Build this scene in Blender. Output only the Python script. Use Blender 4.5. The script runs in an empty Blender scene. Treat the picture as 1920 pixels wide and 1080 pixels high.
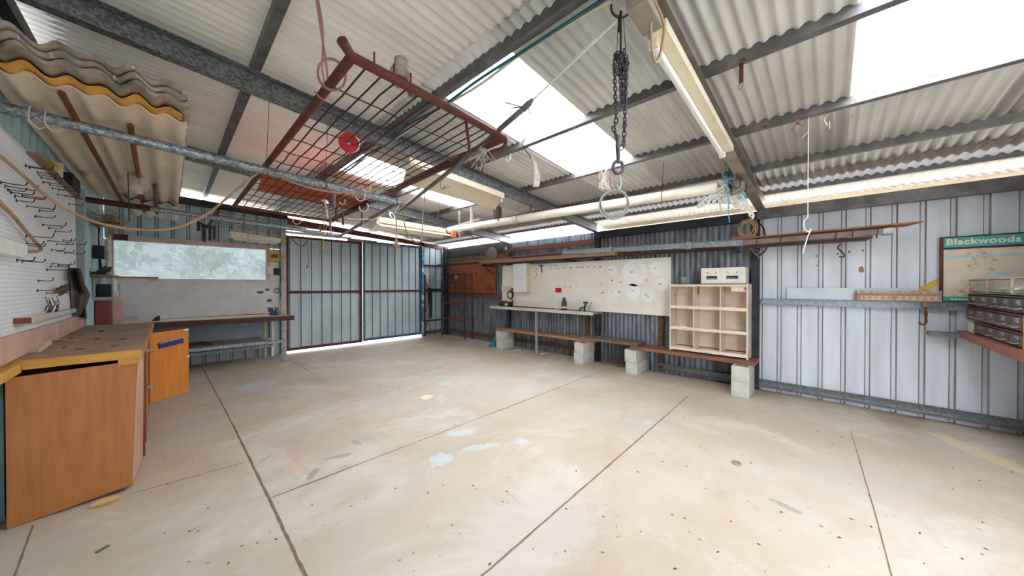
import bpy, math, random
from math import sin, cos, pi, radians, sqrt, hypot, atan2
from mathutils import Vector as V, Matrix, Quaternion
rnd = random.Random(7)
C = bpy.context.scene.collection

# ------------------------------------------------------------------ camera (also used to measure true positions)
F = 618.0; YAW = radians(46.1); PIT = radians(-0.42); CZ = 1.4
_fw = V((sin(YAW)*cos(PIT), cos(YAW)*cos(PIT), sin(PIT)))
_rt = V((cos(YAW), -sin(YAW), 0)); _up = _rt.cross(_fw)
def at(px, py, x=None, y=None, z=None):
    """point where the sight line through a photo pixel meets a real wall / floor plane"""
    d = _fw*F + _rt*(px-960) + _up*(540-py)
    t = x/d.x if x is not None else (y/d.y if y is not None else (z-CZ)/d.z)
    return V((0, 0, CZ)) + d*t

# room
XL, XR, YB = -.68, 5.54, 8.10
def roofz(x): return 3.10 - .0903*x
def purz(x): return 3.03 - .0903*x       # underside of purlins = top of rafters
def rafz(x): return 2.87 - .0903*x       # underside of rafters

# ------------------------------------------------------------------ mesh builder
class MB:
    def __init__(s): s.v = []; s.f = []; s.mi = {}
    def add(s, vs, fs):
        b = len(s.v); s.v += [V(q) for q in vs]; s.f += [tuple(i+b for i in q) for q in fs]; return s
    def box(s, x0, x1, y0, y1, z0, z1):
        return s.add([(x0,y0,z0),(x1,y0,z0),(x1,y1,z0),(x0,y1,z0),(x0,y0,z1),(x1,y0,z1),(x1,y1,z1),(x0,y1,z1)],
                     [(0,3,2,1),(4,5,6,7),(0,1,5,4),(1,2,6,5),(2,3,7,6),(3,0,4,7)])
    def hexa(s, lo, hi):
        return s.add(list(lo)+list(hi), [(0,3,2,1),(4,5,6,7),(0,1,5,4),(1,2,6,5),(2,3,7,6),(3,0,4,7)])
    def prism(s, prof, p, q, up=(0,0,1)):
        p = V(p); q = V(q); d = (q-p).normalized(); up = V(up)
        sd = d.cross(up).normalized(); u = sd.cross(d)
        n = len(prof)
        a = [p+sd*c[0]+u*c[1] for c in prof]; b = [q+sd*c[0]+u*c[1] for c in prof]
        return s.add(a+b, [tuple(range(n)), tuple(range(2*n-1, n-1, -1))]+[(i, i+n, (i+1)%n+n, (i+1)%n) for i in range(n)])
    def bar(s, p, q, w, h, up=(0,0,1)):
        return s.prism([(-w/2,-h/2),(w/2,-h/2),(w/2,h/2),(-w/2,h/2)], p, q, up)
    def tube(s, pts, r, n=8, closed=False):
        pts = [V(p) for p in pts]
        m = len(pts)
        T = []
        for i in range(m):
            a = pts[(i-1) % m] if (closed or i > 0) else pts[i]; b = pts[(i+1) % m] if (closed or i < m-1) else pts[i]
            t = (b-a); T.append(t.normalized() if t.length > 1e-9 else V((0,0,1)))
        nrm = T[0].orthogonal().normalized(); rings = []
        for i in range(m):
            nrm = (nrm - T[i]*nrm.dot(T[i])); nrm = nrm.normalized() if nrm.length > 1e-6 else T[i].orthogonal().normalized()
            bn = T[i].cross(nrm); rr = r[i] if isinstance(r, (list, tuple)) else r
            rings.append([pts[i]+(nrm*cos(2*pi*k/n)+bn*sin(2*pi*k/n))*rr for k in range(n)])
        vs = [q for R in rings for q in R]; fs = []
        for i in range(m if closed else m-1):
            j = (i+1) % m
            for k in range(n): fs.append((i*n+k, i*n+(k+1)%n, j*n+(k+1)%n, j*n+k))
        if not closed: fs += [tuple(range(n-1,-1,-1)), tuple((m-1)*n+k for k in range(n))]
        return s.add(vs, fs)
    def lathe(s, prof, c, ax=(0,0,1), n=20, cap=True):
        c = V(c); ax = V(ax).normalized(); u = ax.orthogonal().normalized(); w = ax.cross(u)
        vs = []; m = len(prof)
        for r, h in prof: vs += [c+ax*h+(u*cos(2*pi*k/n)+w*sin(2*pi*k/n))*r for k in range(n)]
        fs = [(i*n+k, i*n+(k+1)%n, (i+1)*n+(k+1)%n, (i+1)*n+k) for i in range(m-1) for k in range(n)]
        if cap: fs += [tuple(range(n-1,-1,-1)), tuple((m-1)*n+k for k in range(n))]
        return s.add(vs, fs)
    def torus(s, c, ax, R, r, n=24, m=8):
        c = V(c); ax = V(ax).normalized(); u = ax.orthogonal().normalized(); w = ax.cross(u)
        return s.tube([c+(u*cos(2*pi*k/n)+w*sin(2*pi*k/n))*R for k in range(n)], r, m, True)
    def grid(s, fn, nu, nv):
        vs = [fn(i/nu, j/nv) for i in range(nu+1) for j in range(nv+1)]
        return s.add(vs, [(i*(nv+1)+j, (i+1)*(nv+1)+j, (i+1)*(nv+1)+j+1, i*(nv+1)+j+1) for i in range(nu) for j in range(nv)])
    def strip(s, A, B):
        """ribbon of quads between two polylines"""
        n = len(A); return s.add(list(A)+list(B), [(i, i+1, n+i+1, n+i) for i in range(n-1)])
    def rot(s, c, q):
        c = V(c); s.v = [c+q@(p-c) for p in s.v]; return s
    def move(s, d): d = V(d); s.v = [p+d for p in s.v]; return s

def tag(o, label=None, cat=None, group=None, kind=None):
    if label: o['label'] = label
    if cat: o['category'] = cat
    if group: o['group'] = group
    if kind: o['kind'] = kind
    return o
def obj(name, mb, mat, parent=None, org=None, bev=0, solid=0, sharp=.6):
    if parent is not None: o0 = V(parent.get('_o', (0,0,0)))
    elif org is not None: o0 = V(org)
    else:
        xs = [p.x for p in mb.v]; ys = [p.y for p in mb.v]; zs = [p.z for p in mb.v]
        o0 = V(((min(xs)+max(xs))/2, (min(ys)+max(ys))/2, min(zs)))
    me = bpy.data.meshes.new(name)
    me.from_pydata([tuple(p-o0) for p in mb.v], [], mb.f); me.update()
    for m in (mat if isinstance(mat, (list, tuple)) else [mat]): me.materials.append(m)
    [setattr(me.polygons[a], 'material_index', b) for a, b in mb.mi.items()]
    me.polygons.foreach_set('use_smooth', [True]*len(me.polygons)); me.set_sharp_from_angle(angle=sharp)
    o = bpy.data.objects.new(name, me); C.objects.link(o)
    if parent is not None: o.parent = parent; o['_o'] = tuple(o0)
    else: o.location = o0; o['_o'] = tuple(o0)
    if solid:
        md = o.modifiers.new('solid', 'SOLIDIFY'); md.thickness = solid; md.offset = 0
    if bev:
        md = o.modifiers.new('bevel', 'BEVEL'); md.width = bev; md.segments = 2; md.limit_method = 'ANGLE'
    return o
def thing(name, label, cat, loc, group=None):
    o = bpy.data.objects.new(name, None); C.objects.link(o); o.location = V(loc); o['_o'] = tuple(loc)
    o.empty_display_size = .1
    return tag(o, label, cat, group)
def one(name, mb, mat, label, cat, group=None, **k):
    return tag(obj(name, mb, mat, **k), label, cat, group)
def struct(name, mb, mat, **k): return tag(obj(name, mb, mat, **k), kind='structure')
def dup(root, delta, label=None, rot=None, scale=None):
    r = root.copy(); C.objects.link(r); r.location = root.location+V(delta)
    if label: r['label'] = label
    if rot is not None: r.rotation_euler = rot
    if scale is not None: r.scale = scale
    for ch in list(root.children):
        c = ch.copy(); C.objects.link(c); c.parent = r
        for g in ch.children:
            d = g.copy(); C.objects.link(d); d.parent = c
    return r

# ------------------------------------------------------------------ materials
def lin(c):
    def f(u):
        u /= 255.; return u/12.92 if u <= .04045 else ((u+.055)/1.055)**2.4
    return (f(c[0]), f(c[1]), f(c[2]), 1)
class NT:
    def __init__(s, name):
        s.m = bpy.data.materials.new(name); s.m.use_nodes = True; s.t = s.m.node_tree; s.t.nodes.clear()
        s.out = s.n('ShaderNodeOutputMaterial'); s.tc = s.n('ShaderNodeTexCoord')
    def n(s, ty, **k):
        nd = s.t.nodes.new(ty)
        for a, b in k.items():
            if a.startswith('i_'):
                key = a[2:]; key = int(key) if key.isdigit() else key.replace('_', ' ')
                nd.inputs[key].default_value = b
            else: setattr(nd, a, b)
        return nd
    def l(s, a, b): s.t.links.new(a, b)
    def co(s, st=(1,1,1), loc=(0,0,0), rot=(0,0,0), which='Object'):
        mp = s.n('ShaderNodeMapping'); mp.inputs['Scale'].default_value = st; mp.inputs['Location'].default_value = loc
        mp.inputs['Rotation'].default_value = rot
        s.l(s.tc.outputs[which], mp.inputs['Vector']); return mp.outputs[0]
    def noise(s, sc, st=(1,1,1), det=4, rough=.6, loc=(0,0,0), dist=0):
        nd = s.n('ShaderNodeTexNoise', i_Scale=sc, i_Detail=det, i_Roughness=rough, i_Distortion=dist)
        s.l(s.co(st, loc), nd.inputs['Vector']); return nd.outputs['Fac']
    def ramp(s, fac, stops):
        r = s.n('ShaderNodeValToRGB'); e = r.color_ramp.elements
        while len(e) < len(stops): e.new(.5)
        for q, (p, c) in zip(e, stops):
            q.position = p; q.color = c if len(c) == 4 else lin(c)
        s.l(fac, r.inputs[0]); return r.outputs[0]
    def mix(s, fac, a, b):
        m = s.n('ShaderNodeMix', data_type='RGBA')
        for sock, val in ((0, fac), (6, a), (7, b)):
            if hasattr(val, 'links'): s.l(val, m.inputs[sock])
            else: m.inputs[sock].default_value = val if sock == 0 else (val if len(val) == 4 else lin(val))
        return m.outputs[2]
    def math(s, op, a, b=None, c=None, clamp=False):
        m = s.n('ShaderNodeMath', operation=op, use_clamp=clamp)
        for i, v in enumerate((a, b, c)):
            if v is None: continue
            if hasattr(v, 'links'): s.l(v, m.inputs[i])
            else: m.inputs[i].default_value = v
        return m.outputs[0]
    def bsdf(s, col, rough=.6, metal=0, bumpfac=None, bump=.3, bd=.01, spec=.35):
        b = s.n('ShaderNodeBsdfPrincipled', i_Metallic=metal)
        b.inputs['Specular IOR Level'].default_value = spec
        if hasattr(col, 'links'): s.l(col, b.inputs['Base Color'])
        else: b.inputs['Base Color'].default_value = lin(col)
        if hasattr(rough, 'links'): s.l(rough, b.inputs['Roughness'])
        else: b.inputs['Roughness'].default_value = rough
        if bumpfac is not None:
            bp = s.n('ShaderNodeBump', i_Strength=bump, i_Distance=bd); s.l(bumpfac, bp.inputs['Height']); s.l(bp.outputs[0], b.inputs['Normal'])
        s.l(b.outputs[0], s.out.inputs['Surface']); return b
def M(name, c1, c2=None, sc=6, st=(1,1,1), rough=.6, metal=0, bump=0, spots=(), lo=.35, hi=.65, spec=.35, det=5):
    """two-tone noise, plus layers of blotches (colour, scale, threshold, stretch)"""
    t = NT(name)
    if c2 is None and not spots and not bump: t.bsdf(c1, rough, metal, spec=spec); return t.m
    f = t.noise(sc, st, det)
    col = t.ramp(f, [(lo, c1), (hi, c2 or c1)])
    for i, sp in enumerate(spots):
        c, s2, th = sp[:3]; st2 = sp[3] if len(sp) > 3 else (1,1,1); soft = sp[4] if len(sp) > 4 else .04
        g = t.noise(s2, st2, 5, .65, loc=(3.1*i+1.7, 5.3*i, 2.2*i))
        col = t.mix(t.ramp(g, [(th, (0,0,0,1)), (th+soft, (1,1,1,1))]), col, c)
    t.bsdf(col, rough, metal, f if bump else None, bump, spec=spec); return t.m
def galv(name, c1, c2, sc=40, rough=.45, metal=.5, rust=.7, st=(1,1,1), rustc=(105,62,40)):
    t = NT(name)
    vo = t.n('ShaderNodeTexVoronoi', i_Scale=sc, feature='F1'); t.l(t.co(st), vo.inputs['Vector'])
    sep = t.n('ShaderNodeSeparateColor'); t.l(vo.outputs['Color'], sep.inputs[0])
    col = t.ramp(sep.outputs[0], [(.1, c1), (.9, c2)])
    g = t.noise(5, st, 6, .7, loc=(2, 7, 1))
    col = t.mix(t.ramp(g, [(rust, (0,0,0,1)), (rust+.08, (1,1,1,1))]), col, rustc)
    t.bsdf(col, rough, metal); return t.m
def wood(name, c1, c2, ax=0, sc=3, rough=.6, spots=(), bump=.15):
    st = [14, 14, 14]; st[ax] = 1.2
    return M(name, c1, c2, sc, tuple(st), rough, 0, bump, spots, .3, .7)

def lets_light(m, fac):
    '''gives a sheet an invented translucency that brightens roof and room'''
    t = m.node_tree; b = next(n for n in t.nodes if n.type == 'BSDF_PRINCIPLED'); o = next(n for n in t.nodes if n.type == 'OUTPUT_MATERIAL')
    tl = t.nodes.new('ShaderNodeBsdfTranslucent'); mx = t.nodes.new('ShaderNodeMixShader'); mx.inputs[0].default_value = fac
    t.links.new(b.inputs['Base Color'].links[0].from_socket, tl.inputs[0])
    t.links.new(b.outputs[0], mx.inputs[1]); t.links.new(tl.outputs[0], mx.inputs[2]); t.links.new(mx.outputs[0], o.inputs['Surface']); return m
m_roof = M('roof_sheet', (232,228,222), (216,210,202), 1.3, (1,3,1), .5, 0, 0,
           [((150,136,120), 3, .70, (1,9,1), .1), ((120,98,76), 7, .76)], .3, .75)
m_roofgrey = M('roof_sheet_grey', (216,213,210), (192,188,184), 1.5, (1,3,1), .45, .1, 0,
           [((138,128,120), 3, .68, (1,7,1), .1), ((122,100,80), 8, .75)], .3, .75)
lets_light(m_roof, .055); lets_light(m_roofgrey, .035)  # added translucency gives the roof an even daylight glow
m_purlin = M('purlin_steel', (126,122,122), (96,92,92), 6, (1,1,1), .5, .35, 0, [((104,62,44), 5, .66)])
m_rafter = galv('rafter_galvanised', (104,108,112), (152,156,158), 60, .5, .45, .62, rustc=(98,66,48))
m_rafgrey = M('rafter_grey', (168,158,146), (136,126,116), 5, (1,1,1), .55, .2, 0, [((112,74,52), 6, .68)])
m_dark = M('dark_steel', (62,64,72), (44,46,54), 6, (1,1,1), .5, .3, 0, [((84,54,42), 7, .66)])
m_rustbrown = M('rusty_brown_paint', (104,50,42), (78,38,34), 9, (1,1,1), .6, .1, .1, [((128,72,44), 12, .62)])
m_white_clad = M('white_cladding', (214,221,232), (194,200,210), 2, (1,3,.35), .4, 0, 0,
                 [((168,162,152), 3, .66, (1,3,.5), .2), ((110,96,84), 26, .745), ((150,96,52), 9, .785)])
m_blue_clad = M('blue_grey_cladding', (176,192,198), (152,168,176), 2, (1,1,.6), .45, .1, 0,
                [((104,112,116), 3, .66, (3,3,.4), .15), ((70,60,54), 18, .74)])
m_door_clad = M('door_cladding', (198,213,219), (176,190,197), 2, (1,1,.6), .45, .1, 0,
                [((112,112,110), 4, .68, (4,4,.35), .1), ((70,62,58), 20, .74)])
m_dark_corr = M('weathered_iron', (128,134,144), (82,86,94), 4, (2.5,2.5,.5), .45, .25, 0,
                [((96,62,44), 2.2, .57, (3,3,.25), .12), ((176,186,198), 3.5, .64, (5,5,.3), .1)])
m_timber_dark = wood('old_brown_timber', (118,78,54), (74,48,36), 1, 3)
m_blackboard = M('black_fascia', (52,46,44), (34,30,30), 5)
m_paleblue = M('pale_blue_cladding', (196,226,232), (170,204,212), 3, (1,1,1), .45)

# ------------------------------------------------------------------ floor
def floor_mat():
    t = NT('concrete_floor')
    a = t.noise(.55, det=6, rough=.62); b = t.noise(2.6, det=7, rough=.7, loc=(4,2,0), dist=.6)
    col = t.ramp(a, [(.33, (190,172,149)), (.5, (201,186,167)), (.66, (210,199,185))])
    col = t.mix(t.math('MULTIPLY', t.ramp(b, [(.42, (0,0,0,1)), (.7, (1,1,1,1))]), .42), col, (188,166,140))
    c = t.noise(1.1, det=5, rough=.6, loc=(9,1,3))
    col = t.mix(t.math('MULTIPLY', t.ramp(c, [(.54, (0,0,0,1)), (.66, (1,1,1,1))]), .5), col, (190,184,178))
    c2 = t.noise(.85, det=6, rough=.7, loc=(2,6,5), dist=.8)
    col = t.mix(t.math('MULTIPLY', t.ramp(c2, [(.52, (0,0,0,1)), (.68, (1,1,1,1))]), .6), col, (224,216,204))
    c3 = t.noise(.7, (1,1.6,1), det=6, rough=.7, loc=(7,1,8), dist=.8)
    col = t.mix(t.math('MULTIPLY', t.ramp(c3, [(.54, (0,0,0,1)), (.72, (1,1,1,1))]), .5), col, (176,152,126))
    d = t.noise(17, det=3, rough=.5, loc=(1,8,3))
    col = t.mix(t.math('MULTIPLY', t.ramp(d, [(.70, (0,0,0,1)), (.74, (1,1,1,1))]), .55), col, (130,112,94))
    e = t.noise(60, det=2, rough=.5, loc=(1,3,3))
    col = t.mix(t.math('MULTIPLY', t.ramp(e, [(.72, (0,0,0,1)), (.76, (1,1,1,1))]), .6), col, (96,82,70))
    # browner tone with a wavy edge towards the right and back walls
    sx = t.n('ShaderNodeSeparateXYZ'); t.l(t.co(), sx.inputs[0]); X, Y = sx.outputs[0], sx.outputs[1]
    wob = t.math('MULTIPLY', t.math('SUBTRACT', b, .5), 1.4)
    e1 = t.math('MULTIPLY', t.math('ADD', t.math('SUBTRACT', X, 4.85), wob), 1.6, clamp=True)
    e2 = t.math('MULTIPLY', t.math('ADD', t.math('SUBTRACT', Y, 6.9), wob), 1.1, clamp=True)
    col = t.mix(t.math('MULTIPLY', t.math('MAXIMUM', e1, e2), .42), col, (156,130,104))
    # spilt paint and stains: (photo place, radii, turn, colour, strength, raggedness)
    def blob(px, py, rx, ry, ang, colr, k, rag=.9, sc=9):
        nonlocal col
        p = at(px, py, z=0)
        v = t.co((1,1,1), (-p.x, -p.y, 0)); mp = t.n('ShaderNodeMapping', vector_type='POINT')
        mp.inputs['Rotation'].default_value = (0,0,ang); mp.inputs['Scale'].default_value = (1,1,1)
        t.l(v, mp.inputs['Vector'])
        m2 = t.n('ShaderNodeMapping'); m2.inputs['Scale'].default_value = (1/rx, 1/ry, 0); t.l(mp.outputs[0], m2.inputs['Vector'])
        ln = t.n('ShaderNodeVectorMath', operation='LENGTH'); t.l(m2.outputs[0], ln.inputs[0])
        ns = t.noise(sc, det=5, rough=.7, loc=(px*.01, py*.01, 0))
        f = t.math('ADD', ln.outputs['Value'], t.math('MULTIPLY', t.math('SUBTRACT', ns, .5), rag*2.2))
        col = t.mix(t.math('MULTIPLY', t.ramp(f, [(.72, (1,1,1,1)), (1.0, (0,0,0,1))]), k), col, colr)
    blob(828, 861, .12, .10, 0, (200,208,214), .8, 1.1, 14); blob(862, 812, .15, .07, .6, (204,211,216), .65, 1.1, 14)
    blob(905, 838, .20, .06, .5, (208,214,218), .5, 1.2, 14); blob(978, 828, .07, .07, 0, (202,212,220), .6, 1.1, 14)
    def stroke(x0, y0, x1, y1, w, colr, k, rag=.8):
        p, q = at(x0, y0, z=0), at(x1, y1, z=0); d = q-p
        blob((x0+x1)/2, (y0+y1)/2, d.length/2, w, -atan2(d.y, d.x), colr, k, rag, 12)
    stroke(535,822,562,872,.05,(206,160,150),.5); stroke(562,872,580,888,.04,(206,164,154),.35)
    stroke(528,876,606,864,.06,(216,190,146),.4,1.2)
    stroke(609,861,666,849,.035,(156,154,150),.75,1.0); stroke(577,902,593,878,.03,(152,150,146),.75,1.0); stroke(661,824,676,834,.03,(160,158,154),.7,1.0)
    stroke(484,868,512,852,.03,(166,162,156),.6,1.0); blob(645, 876, .05, .04, 0, (164,160,154), .5, 1.1, 16); blob(1475, 950, .03, .10, .2, (150,148,144), .65, .9, 18)
    blob(800, 744, .09, .09, 0, (240,226,190), .9, .5); blob(834, 718, .12, .1, 0, (176,214,206), .7)
    blob(714, 759, .12, .08, 0, (170,190,200), .6); blob(480, 722, .3, .2, 0, (206,208,222), .6)
    blob(1840, 850, .10, .5, 1.0, (226,204,160), .7, .8); blob(1000, 990, .5, .35, 0, (206,196,190), .4)
    blob(1690, 770, .8, .25, .2, (150,122,96), .45, .8, 4); blob(480, 745, .6, .3, .3, (170,150,124), .3, .8, 4)
    blob(330, 900, .35, .5, 0, (186,164,138), .4, .8, 4)
    ln = t.noise(80, det=3)
    rg = t.math('ADD', t.math('MULTIPLY', a, .3), .42)
    t.bsdf(col, rg, 0, ln, .05, .004, .4); return t.m
fb = MB(); fb.box(XL-.3, XR+.12, -3.2, YB+.12, -.12, 0)
floor = struct('floor', fb, floor_mat(), org=(0,0,0))
g = MB()
g.box(-24, XL-.3, -22, 34, -.3, -.06); g.box(XR+.12, 30, -22, 34, -.3, -.06)
g.box(XL-.3, XR+.12, YB+.12, 34, -.3, -.06); g.box(XL-.3, XR+.12, -22, -3.2, -.3, -.06)
struct('trim_1', g, M('outside_ground', (196,184,164), (168,156,136), .8))
# saw-cut joints filled with dirt
m_joint = M('joint_dirt', (120,98,76), (146,122,98), 14)
def joint(pts, w=.012):
    P_ = [at(px, py, z=0) for px, py in pts]; out = []
    for a, b in zip(P_, P_[1:]):
        n = max(2, int((b-a).length/.05))
        out += [a.lerp(b, i/n) for i in range(n)]
    out.append(P_[-1]); A = []; B = []
    d = (P_[-1]-P_[0]).normalized(); sd = V((-d.y, d.x, 0))
    for p in out:
        k = w*(.34+.22*rnd.random()); off = sd*(rnd.random()-.5)*w*.22
        A.append(p+off+sd*k+V((0,0,.0015))); B.append(p+off-sd*k+V((0,0,.0015)))
    return A, B
jm = MB()
for pts, w in [([(380,690),(440,803),(505,936),(575,1085),(700,1400)], .016), ([(235,929),(455,868)], .010),
               ([(440,803),(685,747),(935,668),(985,652)], .006), ([(502,936),(1115,701),(1160,688)], .012),
               ([(890,1092),(1290,743)], .012), ([(1118,701),(1255,733),(1290,712)], .009),
               ([(1595,808),(1612,865),(1640,960),(1680,1110)], .007), ([(540,672),(600,709)], .010), ([(62,985),(20,1100)], .010)]:
    A, B = joint(pts, w); jm.strip(A, B)
struct('trim_2', jm, m_joint)

# ------------------------------------------------------------------ roof: three overlapping runs of corrugated sheet with clear sheets let in
PIT_C, AMP = .076, .0125
def corr(mb, x0, x1, y0, y1, dz=0, nseg=1, zf=roofz, per=PIT_C, amp=AMP, sub=6):
    n = max(2, int((y1-y0)/per*sub))
    rows = []
    for i in range(nseg+1):
        x = x0+(x1-x0)*i/nseg
        rows.append([V((x, y0+(y1-y0)*j/n, zf(x)+dz+amp*sin(2*pi*(y0+(y1-y0)*j/n)/per))) for j in range(n+1)])
    for a, b in zip(rows, rows[1:]): mb.strip(a, b)
    return mb
SKY = {0: (1.52, 2.28), 1: (-.86, -.11), 2: (3.98, 4.72)}
Y0R, Y1R = -3.05, 8.45
r1 = MB(); corr(r1, -1.15, 1.56, Y0R, Y1R)
cm = struct('ceiling', r1, m_roof, solid=.0012)
r2 = MB(); ys = [Y0R, -.86, -.11, 1.52, 2.28, 3.98, 4.72, Y1R]
for k in range(0, 8, 2): corr(r2, 1.38, 5.08, ys[k], ys[k+1], -.012)
for y0, y1 in SKY.values(): corr(r2, 3.52, 5.08, y0, y1, -.012)
struct('ceiling', r2, m_roofgrey, solid=.0012)
r3 = MB(); corr(r3, 4.86, 6.35, Y0R, 3.2, -.024); corr(r3, 4.86, 5.34, 3.2, Y1R, -.024)
def eave_sheet_mat():  # translucency added here to brighten the sheets along the eave
    t = NT('eave_run_sheet'); d = t.n('ShaderNodeBsdfDiffuse'); tl = t.n('ShaderNodeBsdfTranslucent', i_Color=(.92,.90,.90,1))
    t.l(t.ramp(t.noise(1.5, (1,4,1)), [(.3, (176,168,164)), (.7, (150,142,138))]), d.inputs[0])
    mx = t.n('ShaderNodeMixShader', i_Fac=.035); t.l(d.outputs[0], mx.inputs[1]); t.l(tl.outputs[0], mx.inputs[2]); t.l(mx.outputs[0], t.out.inputs['Surface']); return t.m
struct('ceiling', r3, eave_sheet_mat())
def clear_mat():
    t = NT('clear_roof_sheet')
    tr = t.n('ShaderNodeBsdfTransparent', i_Color=(.97,.985,1,1)); tl = t.n('ShaderNodeBsdfTranslucent', i_Color=(.93,.96,.99,1))
    mx = t.n('ShaderNodeMixShader', i_Fac=.35); t.l(tr.outputs[0], mx.inputs[1]); t.l(tl.outputs[0], mx.inputs[2])
    t.l(mx.outputs[0], t.out.inputs['Surface']); return t.m
m_clear = clear_mat()
s = MB(); corr(s, 5.22, 6.35, 3.17, Y1R, -.036, amp=.009); struct('window_5', s, m_clear)
for k, (y0, y1) in SKY.items():
    s = MB(); corr(s, 1.36, 3.56, y0-.03, y1+.03, -.012, amp=.008); struct('window_%d' % (k+2), s, m_clear)

# ------------------------------------------------------------------ steel frame
CPROF = [(-.028,0),(.028,0),(.028,.012),(.024,.012),(.024,.003),(-.024,.003),(-.024,.067),(.024,.067),(.024,.058),(.028,.058),(.028,.07),(-.028,.07)]
k = 3
for x in (.45, 1.5, 2.5, 3.46, 4.41, 5.28):
    p = MB(); p.prism(CPROF, (x, -2.9, purz(x)-.004), (x, 8.6, purz(x)-.004)); struct('trim_%d' % k, p, m_purlin); k += 1
def rafter(y, mat, w=.07, x0=XL+.03, x1=XR-.02, dz=0, h=.15):
    global k
    p = MB(); prof = [(-w/2,0),(w/2,0),(w/2,.008),(-w/2+.008,.008),(-w/2+.008,h),(w/2,h),(w/2,h+.006),(-w/2,h+.006)]
    prof = [(-a, b) for a, b in prof][::-1]
    p.prism([(-a, b) for a, b in prof][::-1], (x0, y, rafz(x0)+dz), (x1, y, rafz(x1)+dz)); struct('trim_%d' % k, p, mat); k += 1
rafter(.66, m_rafgrey, .10, dz=.03, h=.12); rafter(3.09, m_rafter, .08); rafter(5.36, m_rafter, .07); rafter(-1.9, m_rafgrey, .08)
for y in (.72, 3.10, 5.40):
    p = MB(); p.box(XR-.058, XR-.008, y-.045, y+.045, 0, rafz(XR)-.01); struct('trim_%d' % k, p, m_dark); k += 1

# ------------------------------------------------------------------ walls
TRIM = [(0,0),(.011,1),(.036,1),(.047,0),(.19,0)]
def clad(mb, along, s0, s1, z0, z1, const, depth, prof='t', per=.19, z1b=None):
    pts = []
    if prof == 't':
        n = int((s1-s0)/per)+1
        for i in range(n):
            for a, d in TRIM[:-1]:
                s = s0+i*per+a*per/.19
                if s < s1: pts.append((s, d*depth))
        pts.append((s1, 0))
    else:
        n = int((s1-s0)/per*6); pts = [(s0+(s1-s0)*i/n, depth*(.5+.5*sin(2*pi*(s1-s0)*i/n/per))) for i in range(n+1)]
    def P_(s, d, z): return V((const+d, s, z)) if along == 'y' else V((s, const+d, z))
    L = len(pts)
    zt = [z1+(z1b-z1)*i/(L-1) if z1b is not None else z1 for i in range(L)]
    f0 = len(mb.f)
    mb.strip([P_(s, d, z0) for s, d in pts], [P_(s, d, zt[i]) for i, (s, d) in enumerate(pts)])
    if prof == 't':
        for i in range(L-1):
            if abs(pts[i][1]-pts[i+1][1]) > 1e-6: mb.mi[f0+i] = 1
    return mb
m_ribshade_w = M('shaded_dirty_rib_side', (178,172,170), (148,138,134), 3, (1,1,.4))  # rib sides coloured darker for groove shade as well as dirt
m_ribshade_b = M('shaded_dirty_rib_side_blue', (112,126,132), (92,104,110), 3, (1,1,.4))  # blue walls and doors: rib shade put into the colour too
w = MB(); clad(w, 'y', -3.101, .70, 0, 2.36, XR-.01, .026, per=.197); struct('wall_right', w, [m_white_clad, m_ribshade_w])
w = MB(); clad(w, 'y', .70, 8.12, 0, 2.40, XR-.005, .018, 'c', .076); struct('wall_right', w, m_dark_corr)
w = MB(); clad(w, 'y', -1.6, YB, 0, 3.148, XL-.03, .02, 't'); struct('wall_left', w, [m_paleblue, m_paleblue])  # stops short out of view; gap added to let daylight in
w = MB()
clad(w, 'x', XL-.06, 1.62, 0, .95, YB, .025); clad(w, 'x', XL-.06, 1.62, 2.14, 2.99, YB, .025, z1b=2.82)
clad(w, 'x', 4.86, XR+.02, 0, 2.52, YB, .025); clad(w, 'x', 1.62, 4.86, 2.62, 2.80, YB+.01, .02, z1b=2.58)
struct('wall_back', w, [m_blue_clad, m_ribshade_b])
w = MB(); w.box(XL, 1.36, YB-.02, YB+.005, .40, .78); struct('wall_back', w, M('blue_white_board', (176,192,208), (160,176,194), 4, spots=[((110,110,112), 7, .72)]))
w = MB(); w.box(XL-.05, 1.60, YB-.03, YB, .80, 1.515); w.box(XL-.05, -.605, YB-.03, YB, 1.515, 2.13)
w.box(1.345, 1.62, YB-.03, YB, 1.515, 2.13)
m_wash = M('whitewashed_board', (228,225,226), (212,207,206), 3, (1,1,1), .7, 0, 0, [((150,120,104), 13, .735), ((150,118,90), 4, .77), ((180,168,160), 2, .6, (1,1,1), .2)])
struct('wall_back', w, m_wash)
# front wall right half; unseen walls farther back close the rest to limit daylight
w = MB(); clad(w, 'x', 3.6, XR, 0, 2.50, -1.36, -.025); struct('wall_front', w, [m_white_clad, m_ribshade_w])
w = MB(); clad(w, 'x', XL, 3.62, 0, 2.80, -3.0, -.025); struct('wall_front', w, [m_white_clad, m_ribshade_w])
w = MB(); clad(w, 'y', -3.0, -1.36, 0, 2.70, 3.6, .025); struct('wall_front', w, [m_white_clad, m_ribshade_w])
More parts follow.
